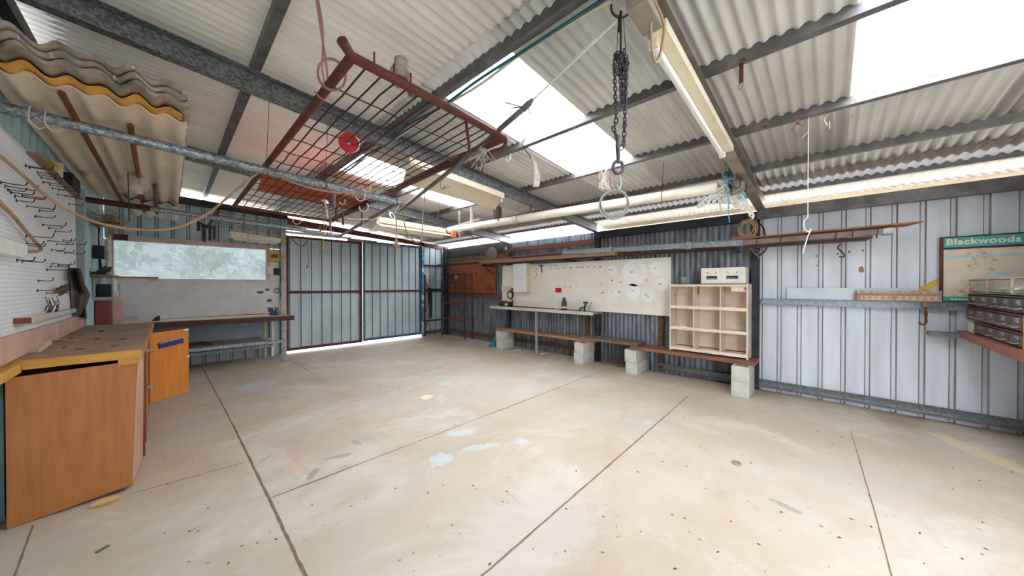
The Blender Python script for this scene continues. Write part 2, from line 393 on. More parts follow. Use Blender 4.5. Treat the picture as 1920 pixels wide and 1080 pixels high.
# plates, girts, rails
def beam(x0, x1, y0, y1, z0, z1, mat, **kw):
    global k
    p = MB(); p.box(x0, x1, y0, y1, z0, z1); o = struct('trim_%d' % k, p, mat, **kw); k += 1; return o
GP = [(-.03,-.035),(.03,-.035),(.03,-.031),(-.026,-.031),(-.026,.031),(.03,.031),(.03,.035),(-.03,.035)]
beam(XR-.09, XR-.02, -3.0, .70, 2.29, 2.42, m_purlin)                     # top plate over the white cladding
beam(XR-.09, XR-.02, .70, 3.14, 2.27, 2.39, m_dark)
beam(XR-.06, XR-.02, 5.45, 8.05, 2.22, 2.44, m_blackboard)
beam(XR-.06, XR-.02, 3.15, 5.36, 2.18, 2.27, m_timber_dark)
beam(XR-.05, XR-.02, 5.42, 8.05, 2.06, 2.16, m_timber_dark)
beam(XR+.26, XR+.33, -3.0, 8.4, roofz(XR+.3)-.105, roofz(XR+.3)-.04, wood('eave_batten', (220,204,178), (200,174,138), 1))
m_girt = galv('girt_galvanised', (146,156,168), (172,182,192), 50, .45, .4, .72)
p = MB(); p.prism([(-.035,-.04),(.03,-.04),(.03,-.036),(-.03,-.036),(-.03,.036),(.03,.036),(.03,.04),(-.035,.04)], (XR-.05, .66, 1.19), (XR-.05, -3, 1.19)); struct('trim_%d' % k, p, m_girt); k += 1
m_railb = galv('bottom_rail_galvanised', (118,120,124), (146,148,150), 50, .5, .4, .66)
for y0, y1 in ((-3.0, 2.05),):
    p = MB(); p.prism([(-.05,-.045),(.03,-.045),(.03,-.04),(-.045,-.04),(-.045,0),(-.02,.045),(-.025,.048),(-.05,.005)], (XR-.07, y1, .10), (XR-.07, y0, .10)); struct('trim_%d' % k, p, m_railb); k += 1
beam(XR-.05, XR-.01, 5.45, 8.0, .10, .19, m_timber_dark); beam(XR-.05, XR-.01, 3.3, 5.2, .13, .21, m_timber_dark)
beam(XR-.06, XR-.02, 5.62, 7.9, 1.10, 1.19, m_timber_dark); beam(XR-.03, XR-.005, 1.92, 2.0, .02, .92, m_timber_dark)
beam(XR-.03, XR-.005, 3.28, 3.36, .35, .95, m_timber_dark)
beam(XR-.10, XR-.01, 7.86, 7.98, 0, 2.5, m_dark)
p = MB(); p.hexa([(XL,YB-.06,2.85),(1.7,YB-.06,2.76),(1.7,YB,2.76),(XL,YB,2.85)], [(XL,YB-.06,2.98),(1.7,YB-.06,2.86),(1.7,YB,2.86),(XL,YB,2.98)]); struct('trim_%d' % k, p, m_blackboard); k += 1
p = MB(); p.hexa([(1.7,YB-.06,2.66),(XR,YB-.06,2.44),(XR,YB,2.44),(1.7,YB,2.66)], [(1.7,YB-.06,2.80),(XR,YB-.06,2.53),(XR,YB,2.53),(1.7,YB,2.80)]); struct('trim_%d' % k, p, m_rustbrown); k += 1
beam(4.88, XR-.1, YB-.05, YB-.01, 1.24, 1.31, m_dark); beam(4.88, XR-.1, YB-.04, YB-.01, .40, .44, m_dark); beam(4.88, XR-.1, YB-.06, YB-.01, .06, .14, m_timber_dark)
beam(4.88, XR-.1, YB-.05, YB-.01, 1.94, 1.98, m_dark)
beam(XL-.0, XL+.06, -3, YB, 2.98, 3.07, m_dark)                            # plate on the left wall
beam(1.575, 1.662, YB-.08, YB, 0, 2.64, M('post_white', (200,196,190), (170,160,152), 8, spots=[((110,84,70), 9, .68)]))
m_bluepost = M('post_blue_white', (70,150,180), (60,120,160), 6, spots=[((200,210,214), 5, .55)])
beam(4.80, 4.86, YB-.06, YB, 0, 2.56, m_bluepost); beam(4.875, 4.91, YB-.07, YB-.02, 0, 1.7, m_rustbrown)

# sliding doors
def door(n, x0, x1, y, zb, zt, frame, rail, dep, per, blue_side=None):
    r = bpy.data.objects.new('door_%d' % n, None); C.objects.link(r); r.location = (x0, y, zb); r['_o'] = (x0, y, zb); tag(r, kind='structure')
    a = MB(); clad(a, 'x', x0+.03, x1-.03, zb+.03, zt-.03, y+.012, dep, 't', per); obj('door_panel', a, [m_door_clad, m_ribshade_b], r)
    f = .045
    for nm, b in (('stile', (x0, x0+f, zb, zt)), ('stile', (x1-f, x1, zb, zt)), ('bottom_rail', (x0+f, x1-f, zb, zb+.055)), ('top_rail', (x0+f, x1-f, zt-.05, zt))):
        q = MB(); q.box(b[0], b[1], y-.03, y+.01, b[2], b[3]); obj(nm, q, frame, r, bev=.003)
    q = MB(); q.box(x0+f, x1-f, y-.03, y+.005, 1.235, 1.285); obj('middle_rail', q, rail, r, bev=.003)
    return r
m_bluepaint = M('blue_paint', (62,92,124), (44,68,98), 7, spots=[((96,70,60), 8, .7)])
door(1, 1.66, 3.20, YB-.03, .045, 2.44, m_rustbrown, m_rustbrown, .022, .202)
door(2, 3.225, 4.80, YB-.005, .06, 2.48, m_bluepaint, m_rustbrown, -.022, .197)
# white bar standing in for the daylight strip over the doors, and track board
p = MB(); p.box(1.66, 2.95, YB-.055, YB-.025, 2.475, 2.53); struct('trim_%d' % k, p, M('white_light_strip', (226,228,230), (190,192,196), 6)); k += 1
p = MB(); p.box(2.86, 3.55, YB-.075, YB-.05, 2.44, 2.50); struct('trim_%d' % k, p, wood('track_board', (150,136,124), (120,104,92), 0)); k += 1
# window with hazy dirty pane, tinted darker to hold back the bright view
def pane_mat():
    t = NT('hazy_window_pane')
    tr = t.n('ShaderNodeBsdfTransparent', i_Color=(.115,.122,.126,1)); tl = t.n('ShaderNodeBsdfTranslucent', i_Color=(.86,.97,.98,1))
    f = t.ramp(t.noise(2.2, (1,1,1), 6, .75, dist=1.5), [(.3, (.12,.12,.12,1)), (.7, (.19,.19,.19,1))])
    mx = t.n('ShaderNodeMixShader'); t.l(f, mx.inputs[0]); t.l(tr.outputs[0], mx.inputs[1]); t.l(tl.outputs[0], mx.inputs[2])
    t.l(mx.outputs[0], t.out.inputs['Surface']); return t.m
r = bpy.data.objects.new('window_1', None); C.objects.link(r); r.location = (-.61, YB, 1.52); r['_o'] = (-.61, YB, 1.52); tag(r, kind='structure')
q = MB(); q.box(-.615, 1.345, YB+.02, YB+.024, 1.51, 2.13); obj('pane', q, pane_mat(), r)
m_wf = M('window_frame_paint', (206,186,172), (190,170,158), 6, spots=[((130,90,70), 12, .7)])
q = MB(); q.box(XL, 1.40, YB-.035, YB+.03, 2.115, 2.20); q.box(XL, -.605, YB-.035, YB+.03, 1.5, 2.115); q.box(1.335, 1.40, YB-.035, YB+.03, 1.5, 2.115); obj('window_frame', q, m_wf, r, bev=.003)
q = MB(); q.box(.95, 1.36, YB-.045, YB+.0, 1.465, 1.515); q.box(1.36, 1.62, YB-.045, YB-.03, 1.47, 1.54); obj('window_sill', q, M('sill_white', (222,222,220), (196,192,188), 6), r, bev=.003)

# ------------------------------------------------------------------ sky, camera, view
wd = bpy.data.worlds.new('sky'); bpy.context.scene.world = wd; wd.use_nodes = True
nt = wd.node_tree; nt.nodes.clear()
o_ = nt.nodes.new('ShaderNodeOutputWorld'); b_ = nt.nodes.new('ShaderNodeBackground'); tc = nt.nodes.new('ShaderNodeTexCoord')
sp = nt.nodes.new('ShaderNodeSeparateXYZ'); rp = nt.nodes.new('ShaderNodeValToRGB')
nt.links.new(tc.outputs['Generated'], sp.inputs[0]); nt.links.new(sp.outputs[2], rp.inputs[0]); nt.links.new(rp.outputs[0], b_.inputs[0]); nt.links.new(b_.outputs[0], o_.inputs[0])
rp.color_ramp.elements[0].color = (.92,.95,1,1); rp.color_ramp.elements[1].color = (.90,.95,1,1)
b_.inputs[1].default_value = 1.0
cam = bpy.data.cameras.new('camera'); co = bpy.data.objects.new('camera', cam); C.objects.link(co)
cam.sensor_width = 36; cam.lens = F/1920*36; cam.clip_start = .02; cam.clip_end = 200
co.location = (0, 0, CZ); co.rotation_euler = (pi/2+PIT, 0, -YAW)
sc = bpy.context.scene; sc.camera = co
sc.view_settings.view_transform = 'Standard'; sc.view_settings.look = 'None'; sc.view_settings.gamma = 1; sc.view_settings.use_curve_mapping = False
sc.view_settings.exposure = 3.87
sc.cycles.max_bounces = 10; sc.cycles.diffuse_bounces = 7; sc.cycles.transparent_max_bounces = 12; sc.cycles.use_denoising = True
sc.cycles.caustics_reflective = False; sc.cycles.caustics_refractive = False
# ================================================================== LEFT SIDE
m_orange = wood('orange_veneer', (194,126,74), (172,106,58), 2, 2.2, .45, bump=.05)
m_orange2 = wood('honey_veneer', (206,130,54), (188,112,44), 2, 2.5, .4, bump=.03)
m_peach = M('peach_board', (206,166,138), (190,146,120), 4, (1,1,.5), .6, 0, 0, [((150,110,90), 6, .7)])
m_redwood = wood('red_brown_timber', (142,74,48), (108,54,38), 2, 3)
m_osb = wood('raw_chipboard_edge', (218,168,84), (196,138,62), 0, 4, .7)
m_dust = M('dusty_worktop', (166,138,116), (142,116,96), 3, (1,.5,1), .75, 0, .05, [((108,88,74), 22, .72), ((196,176,152), 5, .66)])
m_inside = M('shaded_cupboard_inside', (58,36,26), (36,24,18), 5)  # dark colour stands in for the shade inside the cupboard
m_metal = M('zinc_metal', (176,176,172), (130,130,128), 20, rough=.4, metal=.7)
m_black = M('black_plastic', (38,38,42), (26,26,30), 8, rough=.5)
m_whitep = M('white_plastic', (232,232,226), (214,214,208), 6, rough=.4)
m_cream = M('cream_plastic', (226,216,190), (206,192,160), 6, rough=.45)
m_cord = M('tan_cord', (184,152,120), (152,122,94), 12, rough=.6)
m_wire = M('dark_wire', (62,56,54), (44,40,40), 8, rough=.5, metal=.4)
m_galvp = galv('galvanised_pipe', (112,122,132), (176,184,190), 70, .42, .55, .70, rustc=(96,66,52))
m_rustpipe = M('rusty_pipe', (132,74,44), (96,54,36), 14, (1,.4,1), .7, .2, .2)

# worktop and cupboard
r = thing('worktop', 'dusty brown worktop with a raw yellow front edge on the orange cupboard', 'worktop', (-.39, 4.6, .90))
q = MB(); q.box(-.655,-.135,3.41,5.86,.945,.962); obj('top_board', q, m_dust, r, bev=.002)
q = MB(); q.hexa([(-.655,3.40,.905),(-.135,3.40,.905),(-.135,3.44,.905),(-.655,3.44,.905)], [(-.655,3.40,.962),(-.135,3.40,.962),(-.135,3.44,.945),(-.655,3.44,.945)]); obj('front_edging', q, m_osb, r, bev=.003)
q = MB(); q.box(-.150,-.130,3.44,5.86,.90,.9455); obj('side_edging', q, wood('worktop_side_edge', (206,140,84), (182,112,66), 1, 3), r, bev=.002)
q = MB(); q.box(-.24,-.145,3.405,3.425,.868,.905); obj('packing_strip', q, m_osb, r)
one('bench_offcut', MB().hexa([(-.70,3.02,.892),(-.60,3.02,.892),(-.60,3.385,.892),(-.70,3.385,.892)], [(-.70,3.02,.948),(-.60,3.02,.948),(-.60,3.385,.948),(-.70,3.385,.948)]), m_osb,
    'short raw timber bench end on the left of the orange cupboard', 'timber', bev=.003)
r = thing('cupboard', 'orange veneered bench cupboard with its door hanging open', 'cupboard', (-.4, 4.6, 0))
q = MB(); q.hexa([(-.655,3.39,.0),(-.19,3.44,.03),(-.19,3.46,.03),(-.655,3.41,.0)], [(-.655,3.39,.868),(-.16,3.42,.885),(-.16,3.44,.885),(-.655,3.41,.868)]); obj('side_panel', q, m_orange, r, bev=.002)
q = MB(); q.hexa([(-.185,3.46,.02),(-.155,3.97,.02),(-.17,3.975,.02),(-.20,3.465,.02)], [(-.155,3.46,.885),(-.145,3.97,.885),(-.16,3.975,.885),(-.17,3.465,.885)]); obj('front_panel', q, m_peach, r, bev=.002)
q = MB(); q.box(-.20,-.145,3.98,4.05,.02,.885); obj('stile', q, m_redwood, r, bev=.002)
q = MB(); q.box(-.20,-.15,4.33,4.40,.02,.885); obj('stile', q, m_redwood, r, bev=.002)
q = MB(); q.box(-.20,-.16,4.05,4.33,.02,.885); obj('shade_panel', q, m_inside, r)  # dark sheet placed to paint the shade of the opening
q = MB(); q.box(-.19,-.165,4.78,5.84,.02,.885); obj('front_panel', q, m_orange2, r, bev=.002)
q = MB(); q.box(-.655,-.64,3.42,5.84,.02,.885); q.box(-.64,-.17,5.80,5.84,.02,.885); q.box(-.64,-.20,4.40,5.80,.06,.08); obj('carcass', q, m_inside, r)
hx, hy, ex, ey = -.127, 4.416, .129, 4.58
n_ = V((hy-ey, ex-hx, 0)).normalized()*.012
q = MB(); q.hexa([(hx,hy,.335),(ex,ey,.345),V((ex,ey,.345))+n_,V((hx,hy,.335))+n_], [(hx,hy,.965),(ex,ey,.975),V((ex,ey,.975))+n_,V((hx,hy,.965))+n_]); dr = obj('door', q, m_orange2, r, bev=.002)
def ond(u, z, d=.006):
    return V((hx+(ex-hx)*u, hy+(ey-hy)*u, z))-n_.normalized()*d
q = MB(); q.bar(ond(.20,.845,.004), ond(.84,.87,.004), .012, .055); obj('label_holder', q, M('blue_label_holder', (44,50,110), (36,40,92), 10, rough=.35), dr, bev=.002)
q = MB(); q.bar(ond(.22,.868,.011), ond(.82,.893,.011), .004, .012); obj('label_strip', q, M('label_strip_white', (170,170,200), (96,100,150), 60, (3,3,1), rough=.4), dr)
q = MB(); q.lathe([(.012,0),(.014,.008),(.008,.018)], ond(.96,.70,.0), -n_); obj('knob', q, m_whitep, dr)
q = MB(); q.bar(ond(.86,.962,.004), ond(.99,.968,.004), .006, .012); obj('catch_plate', q, m_whitep, dr)
for z in (.49, .82):
    q = MB(); q.tube([(hx-.012,hy-.004,z-.02),(hx-.012,hy-.004,z+.02)], .008, 8); q.box(hx-.02,hx+.02,hy-.012,hy-.004,z-.014,z+.014); obj('hinge', q, m_metal, r)
one('timber_block', MB().hexa([at(52,662,z=.963),at(74,661,z=.963),at(98,645,z=.963),at(70,645,z=.963)], [at(52,662,z=.963)+V((0,0,.03)),at(74,661,z=.963)+V((0,0,.03)),at(98,645,z=.963)+V((0,0,.03)),at(70,645,z=.963)+V((0,0,.03))]),
    [M('pale_pine', (226,210,190), (206,180,150), 5)], 'small pale offcut lying on the dusty worktop by the upstand', 'wood block', bev=.002)
p_ = at(103, 641, z=.963)
one('metal_clip', MB().box(p_.x-.03,p_.x+.05,p_.y-.02,p_.y+.03,.963,.975), m_metal, 'little grey metal clip behind the pale offcut on the worktop', 'clip', bev=.003)
for i, (px, py) in enumerate(((133,634),(183,636),(189,621),(231,636),(133,626),(158,611),(215,648),(120,652),(148,655))):
    a = at(px, py, z=.963); u = rnd.random()*6
    q = MB(); q.bar((a.x-.018*cos(u),a.y-.018*sin(u),.966), (a.x+.018*cos(u),a.y+.018*sin(u),.966), .012, .005)
    one('leaf_scrap', q, M('dry_leaf', (110,84,60), (82,62,46), 30) if i == 0 else bpy.data.materials['dry_leaf'], 'dry leaf scrap lying in the dust of the worktop', 'leaf', 'leaf scraps on the worktop')

# upstand, pegboard
one('bench_upstand', MB().hexa([(-.66,2.9,.964),(-.63,2.9,.964),(-.63,5.86,.964),(-.66,5.86,.964)], [(-.66,2.9,1.115),(-.63,2.9,1.115),(-.63,5.86,1.085),(-.66,5.86,1.085)]),
    M('peach_upstand', (218,184,162), (196,158,138), 3, spots=[((150,112,96), 7, .70), ((226,214,204), 3, .62)]), 'long peach painted upstand board along the back of the worktop', 'board', bev=.004)
def peg_mat():
    t = NT('white_pegboard')
    col = t.ramp(t.noise(1.6, det=5), [(.3, (226,227,230)), (.7, (238,242,246))])
    col = t.mix(t.ramp(t.noise(2.2, loc=(0,0,3)), [(.55, (0,0,0,1)), (.75, (.8,.8,.8,1))]), col, (206,196,186))
    s = t.n('ShaderNodeSeparateXYZ'); t.l(t.co((1,38,38)), s.inputs[0])
    a = t.math('SUBTRACT', t.math('FRACT', s.outputs[1]), .5); b = t.math('SUBTRACT', t.math('FRACT', s.outputs[2]), .5)
    d = t.math('SQRT', t.math('ADD', t.math('MULTIPLY', a, a), t.math('MULTIPLY', b, b)))
    col = t.mix(t.math('MULTIPLY', t.math('LESS_THAN', d, .15), .75), col, (120,118,120))
    t.bsdf(col, .5); return t.m
q = MB(); q.hexa([(-.672,2.6,1.06),(-.664,2.6,1.06),(-.664,5.62,1.06),(-.672,5.62,1.06)], [(-.672,2.6,2.32),(-.664,2.6,2.32),(-.664,5.55,2.30),(-.672,5.55,2.30)])
one('pegboard', q, peg_mat(), 'large white perforated pegboard covering the left wall above the bench', 'pegboard')
HK = [(0,341),(8,348),(14,355),(19,360),(27,367),(30,375),(41,366),(50,386),(73,394),(65,405),(47,310),(54,313),(69,322),(72,327),(76,332),(80,341),(92,346),(97,352),(109,355),(107,364),(122,367),(129,382),
      (79,421),(91,427),(103,433),(48,442),(49,456),(42,459),(89,451),(118,450),(106,457),(125,456),(96,468),(107,471),(121,474),(31,487),(41,489),(97,494),(109,497),(94,499),(87,505),(71,526),(69,544),(86,549)]
hooks = []
for kind in range(3):
    q = MB(); L = (.085, .11, .065)[kind]; up = (.018, .03, .022)[kind]
    q.tube([(0,0,0),(L*.5,0,-.004),(L-.008,0,-.004),(L,0,.002),(L+.004,0,up)], .0028, 6); q.box(0,.004,-.008,.008,-.012,.006)
    hooks.append(q)
first = {}
for i, (px, py) in enumerate(HK):
    kd = i % 3; p = at(px, py, x=-.664)
    if kd not in first:
        o = one('pegboard_hook', hooks[kd].move(p), m_wire, 'bent dark wire hook sticking out of the white pegboard', 'hook', 'wire hooks in the pegboard', org=p); first[kd] = o
    else:
        o = first[kd].copy(); C.objects.link(o); o.location = p
    o.rotation_euler = (0, 0, (rnd.random()-.5)*.5)
# things on the pegboard
a = at(22, 600, x=-.664)
r = thing('wall_batten', 'pale timber batten fixed to the lower pegboard with a brown cut end', 'batten', (-.63, 4.05, 1.165))
q = MB(); q.hexa([(-.664,3.60,1.165),(-.60,3.60,1.165),(-.60,4.75,1.160),(-.664,4.75,1.160)], [(-.664,3.60,1.20),(-.60,3.60,1.20),(-.60,4.75,1.19),(-.664,4.75,1.19)]); obj('batten_body', q, M('batten_paint', (216,208,196), (196,184,168), 6), r, bev=.003)
q = MB(); q.box(-.664,-.60,3.592,3.60,1.165,1.2); obj('cut_end', q, m_redwood, r)
one('blue_offcut', MB().box(-.664,-.60,4.78,5.02,1.152,1.188), M('pale_blue_paint', (170,204,206), (150,188,192), 8), 'pale blue painted offcut at the far end of the pegboard batten', 'wood block', bev=.003)
p = at(113, 545, x=-.63)
q = MB()
for i in range(7):
    b = p+V((rnd.uniform(-.02,.01), rnd.uniform(-.06,.06), rnd.uniform(-.03,.03))); q.tube([b, b+V((.02,.03,.03)), b+V((.03,-.04,.01)), b+V((0,-.07,-.02))], .009, 6)
one('leather_scraps', q, M('brown_leather', (128,92,62), (92,66,46), 12), 'bunch of curled brown leather scraps hooked on the pegboard', 'scraps')
p = at(97, 572, x=-.63)
q = MB()
for i in range(9):
    b = p+V((rnd.uniform(-.02,.02), rnd.uniform(-.07,.07), rnd.uniform(.03,.07))); q.tube([b, b+V((.01,.015,-.06)), b+V((.0,-.025,-.11)), b+V((0,.03,-.07))], .0022, 5)
one('wire_bundle', q, m_wire, 'tangle of dark wire hanging low on the pegboard above the blue offcut', 'wire')
# extension cord across the room, and the short lead with a plug
def spl(pts, n=8):
    pts = [V(p) for p in pts]; out = []
    P_ = [pts[0]*2-pts[1]]+pts+[pts[-1]*2-pts[-2]]
    for i in range(1, len(P_)-2):
        a, b, c, d = P_[i-1:i+3]
        for j in range(n):
            t = j/n; out.append(.5*((2*b)+(c-a)*t+(2*a-5*b+4*c-d)*t*t+(3*b-a-3*c+d)*t**3))
    out.append(pts[-1]); return out
yy = lambda i: 3.45
pts = [at(px, py, y=3.36) for px, py in ((-30,265),(0,292),(50,335),(90,370),(140,400),(200,422),(270,431),(330,427),(385,403),(430,368),(470,334),(492,321))]
pts += [at(505,322,y=3.36), at(520,327,y=3.34)]+[at(px, py, y=3.30) for px, py in ((560,346),(620,360),(680,360),(735,350),(775,338),(800,338))]
one('extension_cord', MB().tube(spl(pts), .0085, 8), m_cord, 'tan electrical cord slung from the left wall over the hanging pipe', 'cord')
r = thing('plug_lead', 'tan lead with a brown plug looped down the white pegboard', 'lead', at(50,470,x=-.62))
ps = [at(px, py, x=-.635) for px, py in ((-25,350),(0,380),(25,405),(50,435),(68,455),(76,465),(74,470),(62,472),(46,472))]
q = MB(); q.tube(spl(ps), .010, 8); obj('lead', q, m_cord, r)
a, b, c_ = at(46,472,x=-.635), at(30,470,x=-.635), at(11,469,x=-.635)
q = MB(); q.tube([a, b], .013, 10); obj('strain_relief', q, M('grey_rubber', (150,140,132)), r)
q = MB(); d = (c_-b); q.tube([b, b+d*.15, b+d*.5, c_], [.014,.022,.03,.032], 12); obj('plug', q, M('brown_plug', (150,104,76), (126,84,62), 10, rough=.4), r)
q = MB(); q.box(-.662,-.60,2.9,at(18,470,x=-.662).y,at(2,480,x=-.66).z,at(2,452,x=-.66).z); one('power_outlet', q, m_whitep, 'white wall power outlet the brown plug points to on the pegboard', 'power outlet', bev=.004)

# ledge and things above the pegboard
one('wall_ledge', MB().box(-.70,-.62,3.9,5.6,2.29,2.305), wood('ledge_timber', (150,120,96), (120,92,72), 1), 'narrow timber ledge along the top edge of the pegboard', 'ledge')
p = at(88, 318, x=-.65)
q = MB(); q.lathe([(.030,0),(.034,.02),(.034,.15),(.012,.19),(.012,.22)], (-.655, p.y-.02, 2.34), (.1,.95,.05), 14)
one('yellow_bottle', q, M('yellow_plastic', (222,186,20), (196,158,16), 6, rough=.35), 'yellow plastic bottle lying on the ledge above the pegboard', 'bottle')
p = at(105, 327, x=-.65)
one('cream_tub', MB().lathe([(.04,0),(.045,.10),(.047,.10),(.047,.115),(.0,.115)], (-.655,p.y,2.306), (0,0,1), 16), m_cream, 'cream tub standing on the ledge beside the yellow bottle', 'tub')
p = at(127, 350, x=-.65)
one('black_box', MB().box(-.69,-.60,p.y-.16,p.y+.20,2.306,2.42), M('navy_box', (34,38,56), (26,28,42), 5), 'dark navy box on the ledge under the stored roofing sheets', 'box', bev=.004)

# left back corner
C_ = lambda px, py, y=7.0: at(px, py, y=y)
p0, p1 = C_(148,372,5.75), C_(143,455,5.75)
one('grey_post', MB().box(-.68,-.62,5.66,5.74,.97,2.42), M('pale_grey_post', (172,184,192), (148,160,170), 5), 'pale grey steel post at the far end of the pegboard', 'post', bev=.003)
q = MB(); q.grid(lambda u, v: V((-.62+.03*sin(u*3), 7.45+.16*u, 1.53+.62*v-.10*max(0,(v-.8)*5)*(1-u)**2*.6)), 6, 8)
one('curved_board', q, M('pale_board', (222,220,212), (204,198,188), 4), 'pale upright board with a rounded top in the corner beside the window', 'board', solid=.015)
q = MB(); q.tube(spl([C_(186,425,7.5),C_(184,450,7.5),C_(187,480,7.5),C_(190,515,7.5)]), .012, 6)
one('black_cable', q, m_black, 'black cable running down the corner beside the window', 'cable')
q = MB(); q.box(-.68,-.585,6.80,6.98,1.75,1.92); one('black_switch_box', q, m_black, 'black switch box on the corner wall under the straw nest', 'switch box', bev=.006)
q = MB(); q.lathe([(.02,0),(.024,.03),(.024,.10),(.015,.13)], (-.57,7.05,1.74), (0,0,1), 12); one('white_canister', q, m_whitep, 'small white canister on the corner wall beside the black switch box', 'canister')
sh = MB(); sh.box(-.70,-.50,6.62,7.55,1.515,1.54); one('corner_shelf', sh, wood('corner_shelf_timber', (168,126,86), (130,94,66), 1), 'rough timber shelf high in the left back corner', 'shelf', bev=.003)
q = MB()
for i in range(5): q.bar((-.66,6.66+i*.07,1.541), (-.56+.03*rnd.random(),6.70+i*.09,1.60+.06*rnd.random()), .03, .02)
q.box(-.68,-.56,6.68,7.05,1.541,1.575)
one('black_brackets', q, m_black, 'heap of black plastic brackets on the corner shelf', 'brackets')
# dark curled mat leaning against the pegboard end
def matf(u, v):
    L = (129+8*v, 502+86*v); ed = ((150,503),(157,531),(168,552),(160,577),(161,598)); k_ = min(int(v*4), 3); f_ = v*4-k_
    Rr = (ed[k_][0]*(1-f_)+ed[k_+1][0]*f_, ed[k_][1]*(1-f_)+ed[k_+1][1]*f_)
    return at(L[0]*(1-u)+Rr[0]*u, L[1]*(1-u)+Rr[1]*u, x=-.652+.05*u*u+.035*u*(1+cos(u*6+v*5))*.6)
q = MB(); q.grid(matf, 8, 12)
one('rubber_mat', q, M('grey_brown_mat', (118,104,98), (84,72,68), 9, (1,1,.4), .8), 'curled grey brown rubber mat standing at the far end of the worktop', 'mat', solid=.012)
q = MB(); q.box(-.69,-.52,6.95,7.75,1.205,1.245); one('bracket_shelf', q, M('grey_shelf', (190,184,174), (166,158,148), 5), 'short grey shelf lower in the left back corner holding boxes', 'shelf', bev=.003)
q = MB(); q.box(-.67,-.55,7.00,7.18,1.246,1.42); one('dark_box', q, M('dark_blue_box', (34,44,60), (24,30,44), 5), 'dark blue box on the short grey shelf', 'box', bev=.004)
q = MB(); q.box(-.69,-.68,6.9,7.5,1.246,1.52); q.box(-.60,-.575,7.22,7.26,1.246,1.50); one('grey_sheet', q, M('light_grey_panel', (190,200,204), (170,180,186), 5), 'light grey panel standing between the two corner shelves', 'panel')
q = MB(); q.lathe([(.035,0),(.037,.01),(.037,.12),(.028,.14),(.028,.17),(0,.172)], (-.555,7.35,1.246+.09), (0,0,1), 16); q.box(-.60,-.51,7.30,7.40,1.246,1.336)
one('white_bottle', q, m_whitep, 'white bottle on a block at the right of the grey corner shelf', 'bottle')
q = MB(); q.box(-.60,-.50,7.46,7.58,1.246,1.43); one('meter_box', q, M('grey_meter', (168,186,204), (150,166,186), 6, rough=.3), 'pale blue grey meter box on the corner shelf beside the window', 'meter box', bev=.005)
q = MB(); q.box(-.68,-.56,6.95,7.30,.86,1.204); one('red_cabinet', q, M('dull_red_paint', (140,70,66), (120,58,56), 5), 'dull red cabinet under the short grey corner shelf', 'cabinet', bev=.004)
q = MB(); q.box(-.56,-.47,7.32,7.42,.86,1.204); one('flaking_post', q, M('flaking_paint', (214,190,178), (204,176,164), 8, spots=[((120,90,80), 18, .62)]), 'flaking pink painted post beside the red cabinet', 'post')
# nest of straw
q = MB(); c0 = V((-.56,6.75,2.27))
for i in range(150):
    d = V((rnd.gauss(0,.07), rnd.gauss(0,.17), rnd.gauss(0,.05))); a = c0+d; b = a+V((rnd.gauss(0,.07), rnd.gauss(0,.10), rnd.gauss(-.01,.05)))
    q.tube([a, (a+b)/2+V((0,0,rnd.gauss(0,.015))), b], .003, 4)
for i in range(9):
    a = c0+V((rnd.uniform(-.02,.08), rnd.uniform(0,.25), -.03)); q.tube([a, a+V((.02,.02,-.09)), a+V((.01,.05,-.16-rnd.random()*.08))], .004, 4)
one('bird_nest', q, M('straw', (176,150,116), (136,112,84), 14, rough=.9), 'straw bird nest tucked in the corner under the roofing sheets', 'nest')
one('nest_batten', MB().box(XL-.0,-.44,6.55,7.0,2.185,2.205), m_timber_dark, 'short brown board carrying the straw nest', 'board')

# ================================================================== BACK BENCH AND WINDOW WALL
r = thing('workbench', 'long workbench under the window with a dark timber front edge', 'workbench', (.5, 7.6, 0))
q = MB(); q.box(-.66,1.56,7.26,8.06,.80,.845); obj('bench_top', q, M('bench_top_pale', (214,196,172), (184,164,142), 4, (.4,2,1)), r)
q = MB(); q.hexa([(-.66,7.22,.765),(1.62,7.22,.755),(1.62,7.262,.755),(-.66,7.262,.765)], [(-.66,7.22,.85),(1.62,7.22,.838),(1.62,7.262,.838),(-.66,7.262,.85)]); obj('front_beam', q, wood('dark_red_beam', (96,58,44), (56,40,36), 0, 3), r, bev=.004)
for x, y, m in ((1.45,7.28,m_galvp), (-.45,7.28,m_galvp), (1.30,7.95,M('cream_leg', (212,200,150), (190,176,128), 6)), (1.42,7.98,m_whitep)):
    q = MB(); q.box(x-.022,x+.022,y-.02,y+.02,0,.80) if y > 7.5 else q.prism([(-.025,-.025),(.025,-.025),(.025,-.02),(-.02,-.02),(-.02,.025),(-.025,.025)], (x,y,0), (x,y,.765), (0,1,0)); obj('leg', q, m, r)
for y, z, x1 in ((7.28,.375,1.47), (7.9,.36,1.40), (7.86,.22,1.40)):
    q = MB(); q.box(-.5,x1,y-.015,y+.015,z-.025,z+.025); obj('rail', q, m_galvp, r)
q = MB(); q.box(-.5,1.2,7.30,7.86,.395,.41); obj('lower_shelf', q, M('grey_shelf_board', (150,140,132), (122,112,106), 3), r)
one('brown_board', MB().hexa([(-.35,7.27,.412),(.50,7.27,.412),(.42,7.66,.412),(-.35,7.66,.412)], [(-.35,7.27,.432),(.50,7.27,.432),(.42,7.66,.45),(-.35,7.66,.45)]), wood('brown_board', (104,74,48), (74,52,36), 0), 'dark brown board on the lower shelf of the back bench', 'board')
one('pale_plank', MB().hexa([(-.6,7.34,.8455),(1.30,7.46,.8455),(1.30,7.60,.8455),(-.6,7.60,.8455)], [(-.6,7.34,.868),(1.30,7.46,.868),(1.30,7.60,.868),(-.6,7.60,.868)]), wood('pale_plank', (238,224,200), (220,202,174), 0, 2), 'long pale plank lying along the back bench', 'plank', bev=.003)
